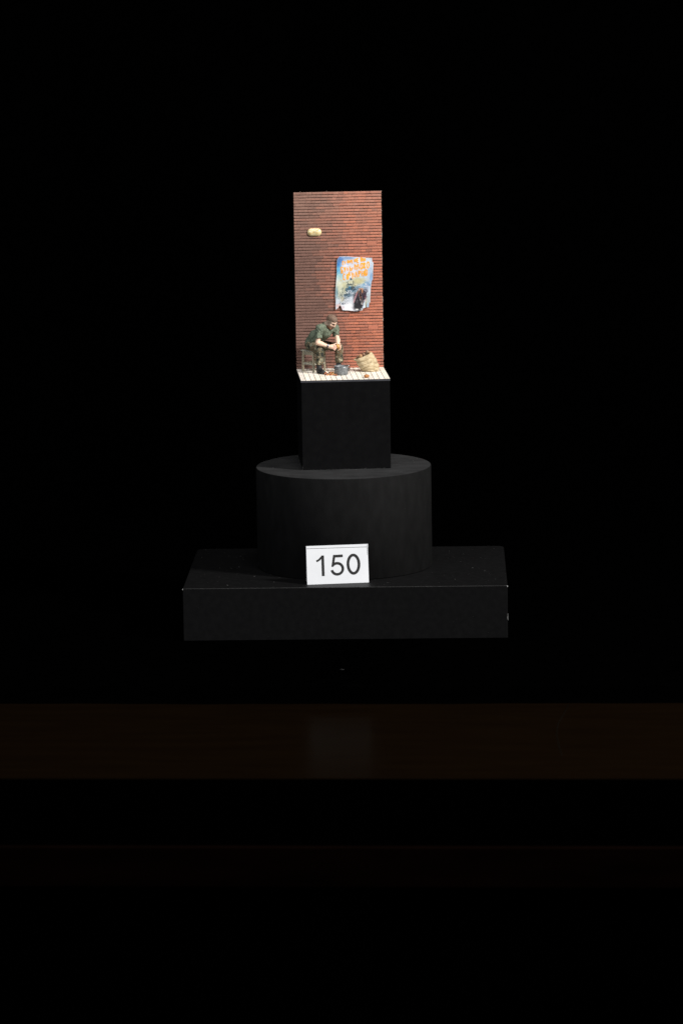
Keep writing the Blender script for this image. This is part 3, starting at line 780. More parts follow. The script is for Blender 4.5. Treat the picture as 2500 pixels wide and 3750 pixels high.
def el(cx, cy, rx, ry, tl=0.0, n=20):
    return [(cx + rx * math.cos(q) + tl * ry * math.sin(q), cy + ry * math.sin(q)) for q in np.linspace(0, 2 * math.pi, n + 1)]
GL = [ # three hand-brushed rows, letter by letter
 [[(428, 400), (424, 290)], [(424, 292), (462, 286)]], [[(490, 380), (486, 300)], [(500, 285), (515, 340)]],
 [[(560, 275), (578, 350)], [(556, 270), (598, 260)], [(596, 262), (596, 335)]], [[(618, 260), (640, 312)], [(664, 248), (640, 335)]], [[(684, 235), (702, 350)]],
 [[(758, 225), (766, 310)], [(796, 205), (800, 300)], [(760, 262), (800, 255)]], [[(830, 200), (838, 322)], [(830, 202), (878, 196)], [(834, 258), (872, 250)], [(838, 320), (878, 312)]],
 [[(940, 188), (950, 298)], [(936, 188), (986, 186)], [(982, 190), (980, 292)]], [[(1016, 192), (1022, 292)], [(1066, 190), (1062, 284)], [(1020, 270), (1064, 205)]],
 [[(378, 455), (388, 632)], [(378, 458), (428, 452)], [(384, 542), (424, 550), (428, 600), (390, 632)]], [[(452, 455), (480, 525)], [(508, 446), (482, 590)]], [[(545, 560), (560, 455), (592, 555)]],
 [[(626, 432), (642, 562)], [(640, 498), (682, 502), (690, 534), (644, 562)], [(690, 470), (728, 480)]],
 [[(776, 525), (770, 372), (832, 450), (862, 362), (900, 508)], [(832, 450), (830, 535)]], [el(965, 425, 28, 88, -.05)], [[(1040, 318), (1050, 492)], [(1006, 330), (1078, 486)], [(1080, 326), (1010, 486)]], [el(1150, 392, 30, 90, -.05)],
 [[(500, 655), (454, 642), (442, 740), (456, 815), (502, 808)]], [el(566, 728, 26, 76), [(566, 660), (566, 800)]], [[(596, 705), (612, 582), (644, 712)]], [[(690, 605), (712, 792)]], [[(735, 620), (742, 730)]], [[(782, 750), (812, 585), (858, 742)]],
 [[(880, 556), (892, 722)], [(880, 560), (926, 566), (926, 620), (886, 645)]], [[(966, 556), (978, 710)], [(1022, 556), (1032, 720)], [(970, 640), (1028, 632)]], [el(1092, 608, 36, 92, -.03), [(1080, 540), (1086, 690)]],
]
for gi, strokes in enumerate(GL):
    Vs, Fs, n = [], [], 0
    pale = gi in (1, 11)
    for si, s_ in enumerate(strokes):
        pts = []
        for i in range(len(s_) - 1):
            a = np.array(s_[i], float); b = np.array(s_[i + 1], float); m = max(1, int(np.linalg.norm(b - a) / 14))
            pts += [a + (b - a) * k / m for k in range(m)]
        pts.append(np.array(s_[-1], float))
        wds = [(19 if pale else 31) * (0.85 + 0.3 * rng.random()) for _ in pts]
        V2, F2 = stroke_path(pts, wds); V2 = np.array(V2)
        bx, bz = p2l(V2[:, 0], V2[:, 1]); by = YP + bulge(V2[:, 0], V2[:, 1]) - 0.35 - 0.08 * si
        Vs += list(np.column_stack([bx, by, bz])); Fs += [[q + n for q in f] for f in F2]; n += len(V2)
    mesh('letter', Vs, Fs, MT['poster_letter'], po, smooth=False)

# ------------------------------------------------------------------ stool
st = thing('stool', 'weathered grey wooden stool under the seated man', 'stool', DIO, (-102, 264, 0))
ya = math.radians(41); ea = np.array([math.cos(ya), math.sin(ya)]); eb = np.array([-math.sin(ya), math.cos(ya)]); c0 = np.array([-101.5, 263.0])
def sp(a, b, z): q = c0 + ea * a + eb * b; return (q[0], q[1], z)
ZS = 80.5; hl = 27.5
for sa, sb in ((-1, -1), (1, -1), (-1, 1), (1, 1)):
    V, F = beam_geo(sp(sa * (hl + 1.2), sb * (hl + 1.2), 0.2), sp(sa * hl, sb * hl, ZS - 5), 6.6, 6.6, ya, 0.5, 7.4); mesh('leg', V, F, MT['stool'], st, smooth=False)
def lvl(a0, b0, a1, b1, z, w_, h_): return beam_geo(sp(a0, b0, z), sp(a1, b1, z), h_, w_, 0, 0.4)
for s in (-1, 1):
    V, F = lvl(-hl + 3.4, s * (hl + 0.8), hl - 3.4, s * (hl + 0.8), ZS - 11.5, 3, 13); mesh('apron', V, F, MT['stool'], st, smooth=False)
    V, F = lvl(s * (hl + 0.8), -hl + 3.4, s * (hl + 0.8), hl - 3.4, ZS - 11.5, 3, 13); mesh('apron', V, F, MT['stool'], st, smooth=False)
    V, F = lvl(-hl + 3.2, s * hl, hl - 3.2, s * hl, 30, 5.2, 7.5); mesh('stretcher', V, F, MT['stool_top'], st, smooth=False)
    V, F = lvl(s * hl, -hl + 3.2, s * hl, hl - 3.2, 29.4, 5.2, 7.5); mesh('stretcher', V, F, MT['stool_top'], st, smooth=False)
Mx = Matrix.Translation((c0[0], c0[1], 0)) @ Matrix.Rotation(ya, 4, 'Z')
V, F = box_geo((-35, -35, ZS - 5), (35, -0.4, ZS), 0.8, 1, Mx); mesh('seat_board', V, F, MT['stool_top'], st, smooth=False)
V, F = box_geo((-35, 0.4, ZS - 5), (35, 35, ZS - 0.2), 0.8, 1, Mx); mesh('seat_board', V, F, MT['stool_top'], st, smooth=False)

# ------------------------------------------------------------------ the seated man
v3 = lambda *q: np.array(q, float)
PB = v3(-105, 255, 0)
hipR, hipL = v3(-113, 246, 99), v3(-96, 277, 100)
kneeR, ankR = v3(-82, 193, 85), v3(-85.5, 195, 18)
kneeL, ankL = v3(-9.5, 237, 89), v3(-10.5, 241, 18)
chest, neckb, headc = v3(-68, 223, 150), v3(-55, 212, 176), v3(-36.8, 198.3, 191.5)
shR, shL = v3(-82, 188, 170), v3(-22, 238, 162)
elR, wrR = v3(-90, 181, 115.5), v3(-50, 181, 101)
elL, wrL = v3(-13.5, 221, 118), v3(-14, 203, 104)
# head frame
Fd = v3(0.70, -0.71, 0); Fd /= np.linalg.norm(Fd); pt = math.radians(38)
Hf = Fd * math.cos(pt) + v3(0, 0, -1) * math.sin(pt); Hs = np.cross(v3(0, 0, 1), Fd); Hu = np.cross(Hf, Hs); Hs /= np.linalg.norm(Hs); Hu /= np.linalg.norm(Hu)
if Hu[2] < 0: Hu = -Hu
RH = [Hs, Hf, Hu]
def hd(s_, f_, u_): return headc + Hs * s_ + Hf * f_ + Hu * u_
B = SDF((-150, 118, -2), (16, 312, 232), 0.8)
# torso, pelvis, legs (inside the clothes)
B.ell((-108, 259, 106), (25, 23, 19)); B.cone((-106, 256, 108), (-89, 240, 132), 17, 18, 6); B.cone((-89, 240, 132), chest, 18, 19, 6)
B.cone(shR, shL, 7.5, 7.5, 8); B.cone(chest, neckb, 14, 11.5, 8)
B.cone(hipR, kneeR, 15, 11, 5); B.cone(hipL, kneeL, 15, 11, 5); B.cone(kneeR, ankR, 10.5, 6.5, 3); B.cone(kneeL, ankL, 10.5, 6.5, 3)
for an, dx, dy in ((ankR, 17, -43), (ankL, 34, -24)):
    B.cone(an + v3(0, 4, -9), an + v3(dx * .8, dy * .8, -13), 5, 3.5, 2)
# arms
B.cone(shR, elR, 7.5, 9.0, 3); B.cone(elR, wrR, 9.2, 5.6, 3); B.ell(elR * .7 + wrR * .3, (10.5, 9, 8.8), 4)
B.cone(shL, elL, 7.5, 8.8, 3); B.cone(elL, wrL, 8.8, 5.6, 3); B.ell(elL * .75 + wrL * .25 + v3(0, 0, 2), (8.6, 8.6, 9.5), 4)
# neck and head
B.cone(neckb, hd(0, -7, -12), 13, 12.2, 5)
B.ell(hd(0, -2.5, 7), (16.8, 20.0, 15.6), 3, R=RH); B.ell(hd(0, 6, -8), (13.8, 13.5, 16), 5, R=RH); B.ell(hd(0, 15, -20), (6.5, 5.5, 5), 4, R=RH)
for s in (-1, 1):
    B.cone(hd(s * 13.2, 0, -13), hd(s * 6, 13, -20.5), 4.2, 4, 5)     # jaw line
    B.ell(hd(s * 10, 13, -4.5), (5, 4.2, 4), 4, R=RH)                 # cheekbone
    B.cone(hd(s * 3, 18.4, 5.4), hd(s * 12, 13.8, 4.8), 2.5, 2.2, 2.5)  # brow
    B.ell(hd(s * 6.6, 19, 1.0), (4.2, 4.2, 2.7), 1.5, 's', R=RH)      # eye socket
    B.ell(hd(s * 6.6, 15.6, 0.9), (3.0, 3.0, 2.5), 0.5, R=RH)         # eyeball
    B.ell(hd(s * 17.0, -2.5, -1), (1.7, 3.6, 5.6), 2.2, R=RH); B.ell(hd(s * 18.3, -1.5, -0.5), (1.2, 1.9, 3.2), 1.0, 's', R=RH)  # ear
    B.ell(hd(s * 2.6, 20.5, -5.8), (1.9, 2.2, 1.7), 1.2, R=RH)        # nostril wing
B.cone(hd(0, 18.2, 4.5), hd(0, 23.6, -4.4), 2.0, 2.7, 2.0)
B.cone(hd(-4.2, 18.4, -11.3), hd(4.2, 18.4, -11.3), 1.5, 1.5, 1.4); B.cone(hd(-3.4, 18.2, -14), hd(3.4, 18.2, -14), 1.7, 1.7, 1.4); B.cone(hd(-5, 20.2, -12.7), hd(5, 20.2, -12.7), 0.5, 0.5, 0.5, 's')
# right hand: fist round the knife handle
B.ell((-38.5, 180, 99), (9.2, 5.6, 8.2), 4); B.cone(wrR, (-40, 180, 99.5), 5.6, 6.2, 4)
for kx, kz, mx, mz, tx, tz, r in ((-30.5, 104.2, -23.5, 102.2, -25.5, 97.5, 2.5), (-30.0, 99.6, -22.2, 97.0, -25.0, 93.0, 2.6), (-31.0, 95.2, -23.8, 92.0, -27.0, 88.8, 2.45), (-33.0, 91.5, -27.2, 88.0, -30.0, 85.8, 2.1)):
    B.cone((kx, 177.5, kz), (mx, 176.5, mz), r + .2, r, 1.2); B.cone((mx, 176.5, mz), (tx + 1, 181.5, tz), r, r * .85, .5)
B.cone((-41, 179, 104), (-30.5, 178.5, 107.6), 3.0, 2.6, 2); B.cone((-30.5, 178.5, 107.6), (-22.5, 180.5, 111.0), 2.5, 1.9, 1)
# left hand: holds the potato from behind, thumb over the top
B.ell((-9.5, 197, 98.5), (5.6, 6.0, 8.4), 4); B.cone(wrL, (-10.5, 198, 99.5), 5.6, 5.6, 4)
for a, b, c_, r in (((-6.5, 194, 102), (-4.6, 186.5, 100.5), (-8.4, 180.8, 98.8), 2.3), ((-6.2, 193, 97.5), (-4.0, 185.5, 95.0), (-8.6, 179.6, 93.4), 2.4), ((-7.0, 193, 93), (-5.6, 186, 89.8), (-10.6, 180.6, 88.6), 2.3), ((-8.8, 193, 89.6), (-9.5, 187, 86.2), (-14.6, 182.5, 85.6), 2.0)):
    B.cone(a, b, r + .2, r, 1.2); B.cone(b, c_, r, r * .82, .5)
B.cone((-10.5, 198, 104), (-8.0, 190.5, 108.5), 2.9, 2.6, 1.5); B.cone((-8.0, 190.5, 108.5), (-11.5, 184.2, 108.2), 2.5, 1.9, .8)
V, Q = B.mesh(); V = relax(V, Q, 1)
# painted skin tones: stubble, brows, eyes, lips, and shade painted on head side and throat
rel = V - headc; hs, hf, hu = rel @ Hs, rel @ Hf, rel @ Hu
skin = np.tile(np.array([0.80, 0.545, 0.405]), (len(V), 1))
head = (np.abs(hs) < 22) & (np.abs(hf) < 27) & (hu > -27) & (hu < 30)
nz = vnoise(V, 3.0, 5)
def paint(wt, c):
    global skin
    wt = np.clip(wt, 0, 1)[:, None]; skin = skin * (1 - wt) + np.array(c) * wt
paint(head * (0.78 + .12 * nz) * np.clip((13 - hf) / 5, 0, 1), (0.31, 0.25, 0.195))       # grey shade painted over the side of the head and neck
stub = head * np.clip((-7.5 - hu) / 4, 0, 1) * np.clip((hf + 2) / 8, 0, 1)
paint(stub * (0.72 + .2 * nz), (0.19, 0.11, 0.08))
paint(head * np.clip((-12 - hu) / 4, 0, 1) * np.clip((hf - 5) / 5, 0, 1) * 0.75, (0.13, 0.07, 0.05))
paint(head * np.clip(1.2 - np.sqrt((hs / 8) ** 2 + ((hf - 17) / 8) ** 2 + ((hu + 8.6) / 2.4) ** 2), 0, 1) * 1.4, (0.13, 0.085, 0.07))   # moustache
paint(head * (hf > 14) * np.clip(1.3 - np.sqrt((hs / 5.2) ** 2 + ((hu + 12.8) / 2.7) ** 2), 0, 1) * 1.3, (0.33, 0.12, 0.09))           # lips
for s in (-1, 1):
    paint(head * (hf > 9) * np.clip(1.5 - np.sqrt(((hs - s * 7.4) / 6.2) ** 2 + ((hu - 5.8 + 0.10 * np.abs(hs)) / 1.7) ** 2), 0, 1), (0.10, 0.055, 0.035))   # brow
    paint(head * (hf > 9) * np.clip(1.4 - np.sqrt(((hs - s * 6.8) / 4.6) ** 2 + ((hu - 1.0) / 2.0) ** 2), 0, 1), (0.10, 0.07, 0.06))                        # eye line
    paint(head * (hf > 9) * np.clip(1.2 - np.sqrt(((hs - s * 7) / 5.4) ** 2 + ((hu + 2.6) / 1.8) ** 2), 0, 1) * .4, (0.36, 0.18, 0.13))
paint((V[:, 2] < 178) * (V[:, 2] > 140) * (V[:, 0] < -30) * (np.linalg.norm(V - v3(-48, 205, 168), axis=1) < 17) * 0.75, (0.34, 0.16, 0.09))   # throat, its shade painted into the skin colour
kn = (V[:, 0] > -36) & (V[:, 0] < -16) & (V[:, 1] < 190) & (V[:, 2] < 104) & (V[:, 2] > 80)
paint(kn * (0.28 + .2 * nz), (0.52, 0.24, 0.20))
paint((V[:, 0] > -13) * (V[:, 1] < 199) * (V[:, 2] < 100) * (V[:, 2] > 82) * 0.55, (0.42, 0.24, 0.13))
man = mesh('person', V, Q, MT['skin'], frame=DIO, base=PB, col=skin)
tag(man, 'seated man in green T-shirt and camouflage trousers peeling a potato over the pot', 'person')

# T-shirt
S = SDF((-150, 140, 88), (4, 300, 196), 0.9)
S.cone((-108, 258, 108), (-90, 241, 130), 24, 25, 8); S.cone((-92, 241, 130), chest + v3(2, 0, 0), 25.5, 25, 8); S.ell((-108, 259, 106), (25, 25, 15), 6)
S.ell(chest + v3(6, -4, 2), (24, 24, 22), 8)
S.cone(shR + v3(3, 3, -1), shL + v3(-3, -2, -1), 13.5, 13, 10); S.cone(chest, neckb + v3(-5, 4, 0), 20, 14, 8)
sR, sL = v3(-87, 184, 137), v3(-18.5, 231, 137)
S.cone(shR, sR, 13.2, 12.6, 6); S.cone(shL, sL, 13.0, 12.2, 6)
S.ell(sR + (sR - shR) / np.linalg.norm(sR - shR) * 9.5, (14, 14, 9.5), 0.6, 's'); S.ell(sL + (sL - shL) / np.linalg.norm(sL - shL) * 9.0, (13.5, 13.5, 9.5), 0.6, 's')
S.cone(neckb + v3(0, 0, 6), neckb + v3(16, -15, 0), 12.3, 8.5, 1.0, 's'); S.cone(neckb + v3(4, -4, 2), v3(-43.5, 196, 158), 11.5, 2.2, 1.0, 's')
S.cut((-118, 262, 99.5), (-0.50, 0.42, -1.0), 1.5)
V, Q = S.mesh(); N = vnormals(V, Q)
tax = v3(0.55, -0.45, 0.70); tax /= np.linalg.norm(tax)
al = V @ tax; Va = V - np.outer(al, tax) * 0.86                # folds run along the trunk
f1 = 1 - np.abs(vnoise(Va, 10.5, 3)) * 2; f2 = 1 - np.abs(vnoise(Va, 6, 9)) * 2
slv = np.clip(1 - np.linalg.norm((V - (shR + sR) / 2) / v3(17, 17, 24), axis=1), 0, 1) + np.clip(1 - np.linalg.norm((V - (shL + sL) / 2) / v3(17, 17, 24), axis=1), 0, 1)
sd = np.sin((V @ v3(0.62, -0.25, 0.75)) / 1.55 + vnoise(V, 12, 4) * 1.6)
V = V + N * (f1 * 2.9 + f2 * 1.0 + sd * np.clip(slv * 2.2, 0, 1) * 1.1 - 0.8)[:, None]
hemw = np.clip((122 - V[:, 2]) / 16, 0, 1) * np.sin(V @ v3(0.3, 0.3, 0.85) / 1.5 + vnoise(V, 11, 8) * 2)
V = V + N * (hemw * 0.8)[:, None]
mesh('t_shirt', relax(V, Q, 1), Q, MT['shirt'], man)

# trousers
T = SDF((-150, 170, 22), (16, 300, 126), 0.9)
T.ell((-108, 259, 101), (25.5, 25, 19.5), 4); T.ell((-115, 256, 96), (16.5, 19, 16), 6)
T.cone(hipR, kneeR + v3(-1, 1, 1), 20, 15.8, 6); T.cone(hipL, kneeL + v3(-1, 1, 0), 19, 15, 6)
T.cone(kneeR, v3(-84.5, 194.5, 44), 15.5, 13.2, 4); T.ell((-84.5, 194.5, 40), (14.2, 14, 10), 5)
T.cone(kneeL, v3(-8.5, 239, 46), 15, 14, 4); T.ell((-8.5, 239, 43), (15.2, 15, 12), 5)
T.cut((-84, 195, 33), (0.10, 0, -1), 2.0) if False else None
V, Q = T.mesh(); N = vnormals(V, Q)
f1 = 1 - np.abs(vnoise(V * v3(1, 1, 1.7), 11, 21)) * 2; f2 = 1 - np.abs(vnoise(V * v3(1.2, 1.2, 2.0), 6, 25)) * 2
sag = np.sin(V[:, 2] / 2.6 + vnoise(V, 14, 22) * 2.2) * np.clip((62 - V[:, 2]) / 20, 0, 1)
V = V + N * (f1 * 1.1 + f2 * 0.6 + sag * 0.9 - 0.4)[:, None]
mesh('trousers', relax(V, Q, 1), Q, MT['camo'], man)

# boots
def boot(an, d, ztop):
    d = np.array([d[0], d[1]], float); d /= np.linalg.norm(d); D3 = v3(d[0], d[1], 0); S3 = v3(-d[1], d[0], 0)
    S_ = SDF((an[0] - 46, an[1] - 62, -1), (an[0] + 62, an[1] + 40, 50), 0.8)
    S_.cone(an + v3(0, 0, ztop - 18), an + v3(0, 0, -6), 10.6, 9.6, 3)
    S_.ell(an + D3 * -2 + v3(0, 0, -9.5), (11.5, 10, 9), 4, R=[D3, S3, v3(0, 0, 1)])
    S_.cone(an + D3 * 2 + v3(0, 0, -4), an + D3 * 28 + v3(0, 0, -10.5), 9.6, 7.2, 5); S_.ell(an + D3 * 34 + v3(0, 0, -10.8), (11.5, 9.6, 7.4), 4, R=[D3, S3, v3(0, 0, 1)])
    S_.ell(an + D3 * 15 + v3(0, 0, -16.2), (28, 9.8, 3.2), 1.2, R=[D3, S3, v3(0, 0, 1)])
    S_.cone(an + v3(0, 0, ztop - 19), an + v3(0, 0, ztop - 18), 8.8, 8.8, .5, 's') if False else None
    S_.cut((0, 0, 0.25), (0, 0, -1), 0.3)
    V, Q = S_.mesh(); N = vnormals(V, Q)
    sh = np.clip((V[:, 2] - 8) / 8, 0, 1)
    V = V + N * (sh * (0.7 * np.sin(V[:, 2] / 1.15) * np.clip((V - an) @ D3 / 8, 0, 1)) + 0.55 * vnoise(V, 5, 3) * sh)[:, None]
    return relax(V, Q, 1), Q
for an, d in ((ankR, (20, -52)), (ankL, (40, -34))):
    V, Q = boot(an, d, 42); mesh('boot', V, Q, MT['boot'], man)

# hair: short crop, lower at the nape, peaked at the temple
Hh = SDF(headc - 36, headc + 38, 0.7)
Hh.ell(hd(0, -3.2, 7.4), (18.2, 21.2, 16.8), 0, R=RH); Hh.ell(hd(0, 2, 13.5), (14.5, 17.0, 11.0), 5, R=RH)
for s in (-1, 1): Hh.ell(hd(s * 17, 9.2, 4.5), (9, 7.8, 8.2), 1.5, 's', R=RH)
Hh.cut(hd(0, 18, 12.5), -Hu + Hf * 0.52, 1.2)
V, Q = Hh.mesh(); N = vnormals(V, Q)
Vh = V - np.outer(V @ Hu, Hu) * 0.5
V = V + N * (0.55 * vnoise(Vh, 3.0, 2) + 0.3 * vnoise(V, 1.9, 5))[:, None]
mesh('hair', V, Q, MT['hair'], man)

# wristwatch on the right wrist
wd_ = wrR - elR; wd_ /= np.linalg.norm(wd_); wc = wrR - wd_ * 3.5
u_ = np.cross(wd_, v3(0, 0, 1)); u_ /= np.linalg.norm(u_); vv_ = np.cross(u_, wd_)
Vs, Fs = [], []
for i, (r, t) in enumerate(((6.6, -2.6), (7.5, -2.3), (7.6, 2.3), (6.6, 2.6))):
    for k in range(24):
        q = 2 * math.pi * k / 24; Vs.append(wc + wd_ * t + r * (math.cos(q) * u_ + math.sin(q) * vv_))
for i in range(3): Fs += [[i * 24 + k, i * 24 + (k + 1) % 24, (i + 1) * 24 + (k + 1) % 24, (i + 1) * 24 + k] for k in range(24)]
wa = mesh('wristwatch', Vs, Fs, MT['strap'], man)
fdir = (u_ if u_[1] < 0 else -u_) * 0.8 + vv_ * (0.6 if vv_[2] > 0 else -0.6)
fc = wc + fdir / np.linalg.norm(fdir) * 7.4; fdir /= np.linalg.norm(fdir)
e1 = np.cross(fdir, wd_); e1 /= np.linalg.norm(e1); Vs = []
for hgt, r in ((0, 3.3), (1.3, 3.3), (1.7, 2.7)):
    for k in range(16):
        q = 2 * math.pi * k / 16; Vs.append(fc + fdir * hgt + r * (math.cos(q) * wd_ + math.sin(q) * e1))
Fs = [[i * 16 + k, i * 16 + (k + 1) % 16, (i + 1) * 16 + (k + 1) % 16, (i + 1) * 16 + k] for i in range(2) for k in range(16)] + [[32 + k for k in range(16)]]
mesh('watch_face', Vs, Fs, MT['watch'], wa)

# ------------------------------------------------------------------ knife and potatoes
kn_ = thing('knife', 'small dark knife gripped in the right fist of the man', 'knife', DIO, (-28, 181, 104))
a, b = v3(-27.5, 183, 105.5), v3(-17.5, 183.5, 112.5); ax = (b - a); L_ = np.linalg.norm(ax); ax /= L_; up = np.cross(v3(0, -1, 0), ax); up /= np.linalg.norm(up); sd_ = np.cross(ax, up)
Vs = []
for t, h_, th in ((0, 2.4, .7), (.55, 2.2, .6), (.85, 1.4, .45), (1, .2, .15)):
    for p_, q_ in ((-.5, .15), (.5, 1), (.5, -1), (-.5, -.15)): Vs.append(a + ax * L_ * t + up * h_ * p_ + sd_ * th * q_)
Fs = [[i * 4 + k, i * 4 + (k + 1) % 4, (i + 1) * 4 + (k + 1) % 4, (i + 1) * 4 + k] for i in range(3) for k in range(4)] + [[3, 2, 1, 0], [12, 13, 14, 15]]
mesh('blade', Vs, Fs, MT['steel'], kn_, smooth=False)
V, F = tube_geo([a + ax * 1.0, a - ax * 2, a - ax * 9, a - ax * 15], [1.3, 1.9, 2.1, 1.7], 10); mesh('handle', V, F, MT['pot_dark'], kn_)

def potato_geo(c, r, R=None, seed=0, sub=3):
    bm = bmesh.new(); bmesh.ops.create_icosphere(bm, subdivisions=sub, radius=1.0)
    V = np.array([q.co[:] for q in bm.verts]); bm.verts.index_update(); F = [[q.index for q in f.verts] for f in bm.faces]; bm.free()
    d = 1 + 0.10 * vnoise(V, 0.9, seed) + 0.05 * vnoise(V, 0.4, seed + 3)
    V = V * d[:, None] * np.array(r)
    if R is not None: V = V @ np.array(R)
    return V + np.array(c), F
def rotY(a): c, s = math.cos(a), math.sin(a); return [[c, 0, s], [0, 1, 0], [-s, 0, c]]
V, F = potato_geo((-14.8, 187, 98.2), (6.6, 6.0, 10.6), rotY(0.30), 2)
o = mesh('potato', V, F, MT['peeled'], frame=DIO, base=(-14.8, 187, 98)); tag(o, 'peeled ochre potato held in the man\'s hands', 'potato')
V, F = potato_geo((79, 31, 6.3), (10.4, 8.5, 6.6), rotY(0.12), 5)
o = mesh('potato', V, F, MT['potato'], frame=DIO, base=(79, 31, 0)); tag(o, 'smooth brown potato lying alone near the front floor edge', 'potato')

# ------------------------------------------------------------------ sack with potatoes
ring = [((47.3, 44.2), (111.9, 70.4)), ((51.8, 39.5), (117.8, 60.5)), ((57.2, 28.6), (127.4, 49.5)), ((61.2, 20.3), (133.4, 35.0)), ((66.2, 12.0), (136.5, 22.7)), ((72.2, 5.7), (136.8, 9.0)), ((78.0, 1.6), (132.5, 1.2)), ((90, 0.35), (120, 0.35))]
YS = 224.0; dep = [27, 29.5, 31, 32, 32, 31, 28, 14]
seg = 72; Vs, Fs = [], []
fine = []
for i in range(len(ring) - 1):
    for k in range(5):
        t = k / 5; fine.append([np.array(ring[i][0]) * (1 - t) + np.array(ring[i + 1][0]) * t, np.array(ring[i][1]) * (1 - t) + np.array(ring[i + 1][1]) * t, dep[i] * (1 - t) + dep[i + 1] * t, i + t])
fine.append([np.array(ring[-1][0]), np.array(ring[-1][1]), dep[-1], len(ring) - 1.0])
rows = []
# inside of the mouth first (going down), then lip, then outside
for (sc_, dz, s) in ((0.55, -16, 0), (0.78, -13, 0), (0.88, -7, 0), (0.93, -1.5, 0), (0.975, 1.0, 0)):
    rows.append((fine[0][0] * (1 + sc_) / 2 + fine[0][1] * (1 - sc_) / 2, fine[0][1] * (1 + sc_) / 2 + fine[0][0] * (1 - sc_) / 2, fine[0][2] * sc_, -1.0, dz))
for q in fine: rows.append((*q, 0))
scol = []
for (a, b, dp, t, dz) in rows:
    c_ = (a + b) / 2; hx = (b - a) / 2; nrm = np.array([-hx[1], hx[0]]); nrm /= np.linalg.norm(nrm) + 1e-9
    for k in range(seg):
        q = 2 * math.pi * k / seg; cs, sn = math.cos(q), math.sin(q)
        bx = math.copysign(abs(cs) ** 0.85, cs); by = math.copysign(abs(sn) ** 0.85, sn)
        x, z = c_ + hx * bx + nrm * dz; y = YS + dp * by
        Vs.append((x, y, z)); scol.append(t)
Vs = np.array(Vs); scol = np.array(scol); m = len(rows)
for i in range(m - 1):
    for k in range(seg): Fs.append([i * seg + k, i * seg + (k + 1) % seg, (i + 1) * seg + (k + 1) % seg, (i + 1) * seg + k])
Fs.append([(m - 1) * seg + k for k in range(seg)])
Qa = np.array(Fs[:-1]); N = vnormals(Vs, Qa)
cc = np.array([98, YS, 30]); N = np.where((((Vs - cc) * N).sum(1) < 0)[:, None] & (scol >= 0)[:, None], -N, N)
bandp = (scol * 0.80 + 0.62 * vnoise(Vs, 34, 4) + 0.05 * vnoise(Vs, 9, 6)) % 1.0
fold = np.where(bandp < 0.22, -np.cos((bandp - 0.11) / 0.11 * math.pi / 2), 0.35 * np.sin((bandp - .22) / .78 * math.pi))
act = np.clip(scol + 0.2, 0, 1) * np.clip((6.8 - scol) / 1.2, 0, 1)
Va = Vs @ np.array([[0.9, 0, 0.0], [0, 0.9, 0], [0.0, 0, 1.9]]) + np.outer(Vs[:, 0], (0, 0, -0.8))
Vs = Vs + N * ((fold * 2.1 + 3.0 * vnoise(Va, 24, 8) + 0.6 * vnoise(Va, 11, 9)) * act)[:, None]
lip = (np.abs(scol) < 0.3) | ((scol < 0))
Vs = Vs + (np.column_stack([0 * scol, 0 * scol, vnoise(Vs, 8, 14) * 1.6])) * ((scol > -1.5) & (scol < 0.5))[:, None]
Vs[:, 2] = np.maximum(Vs[:, 2], 0.3)
tone = 1.0 + 0.10 * vnoise(Vs, 8, 33)
crease_shade = np.clip(-fold * (0.5 + vnoise(Vs, 18, 51)), 0, 1) * act * 0.55  # shade between the folds, painted into the cloth colour
ct = np.column_stack([tone - crease_shade * .9, tone - crease_shade, tone - crease_shade * 1.15])
Fo = [f[::-1] for f in Fs]
sk = thing('sack', 'cream cloth sack of potatoes leaning with rolled folds near the right wall', 'sack', DIO, (105, YS, 0))
mesh('cloth', Vs, Fo, MT['sack'], sk, col=np.clip(ct, .05, 1.2))
ears = []
for (x, y, z, dx, dy) in ((131, 204, 4.5, 6, -4), (49.5, 216, 43.5, -4, -3)):
    V, F = potato_geo((x, y, z), (5.0, 3.4, 3.2), rotY(-0.6), int(x)); ears.append((V, F))
for V, F in ears: mesh('corner_tuft', V, F, MT['sack'], sk, col=np.ones((len(V), 3)) * 0.95)
SP = [((70.5, 221, 55.5), (7.6, 7.6, 10.0), 'potato_tan', 'tan potato standing upright in the sack mouth'),
      ((63, 236, 52.0), (8.0, 8.0, 7.0), 'potato_dirty', 'brown earthy potato at the low lip of the sack'),
      ((84, 234, 60.5), (9.0, 9, 7.2), 'potato_dirty', 'purplish brown potato in the middle of the sack'),
      ((96.5, 228, 70.5), (7.0, 7.0, 7.4), 'potato_dirty', 'small dirty potato topmost in the sack'),
      ((105, 224, 67.0), (7.2, 7.0, 6.8), 'potato_tan', 'tan potato at the high lip of the sack')]
for i, (c_, r, mk, lb) in enumerate(SP):
    V, F = potato_geo(c_, r, rotY(0.5 * i), 11 + i); o = mesh('potato', V, F, MT[mk], frame=DIO, base=c_); tag(o, lb, 'potato', 'potatoes in the sack')

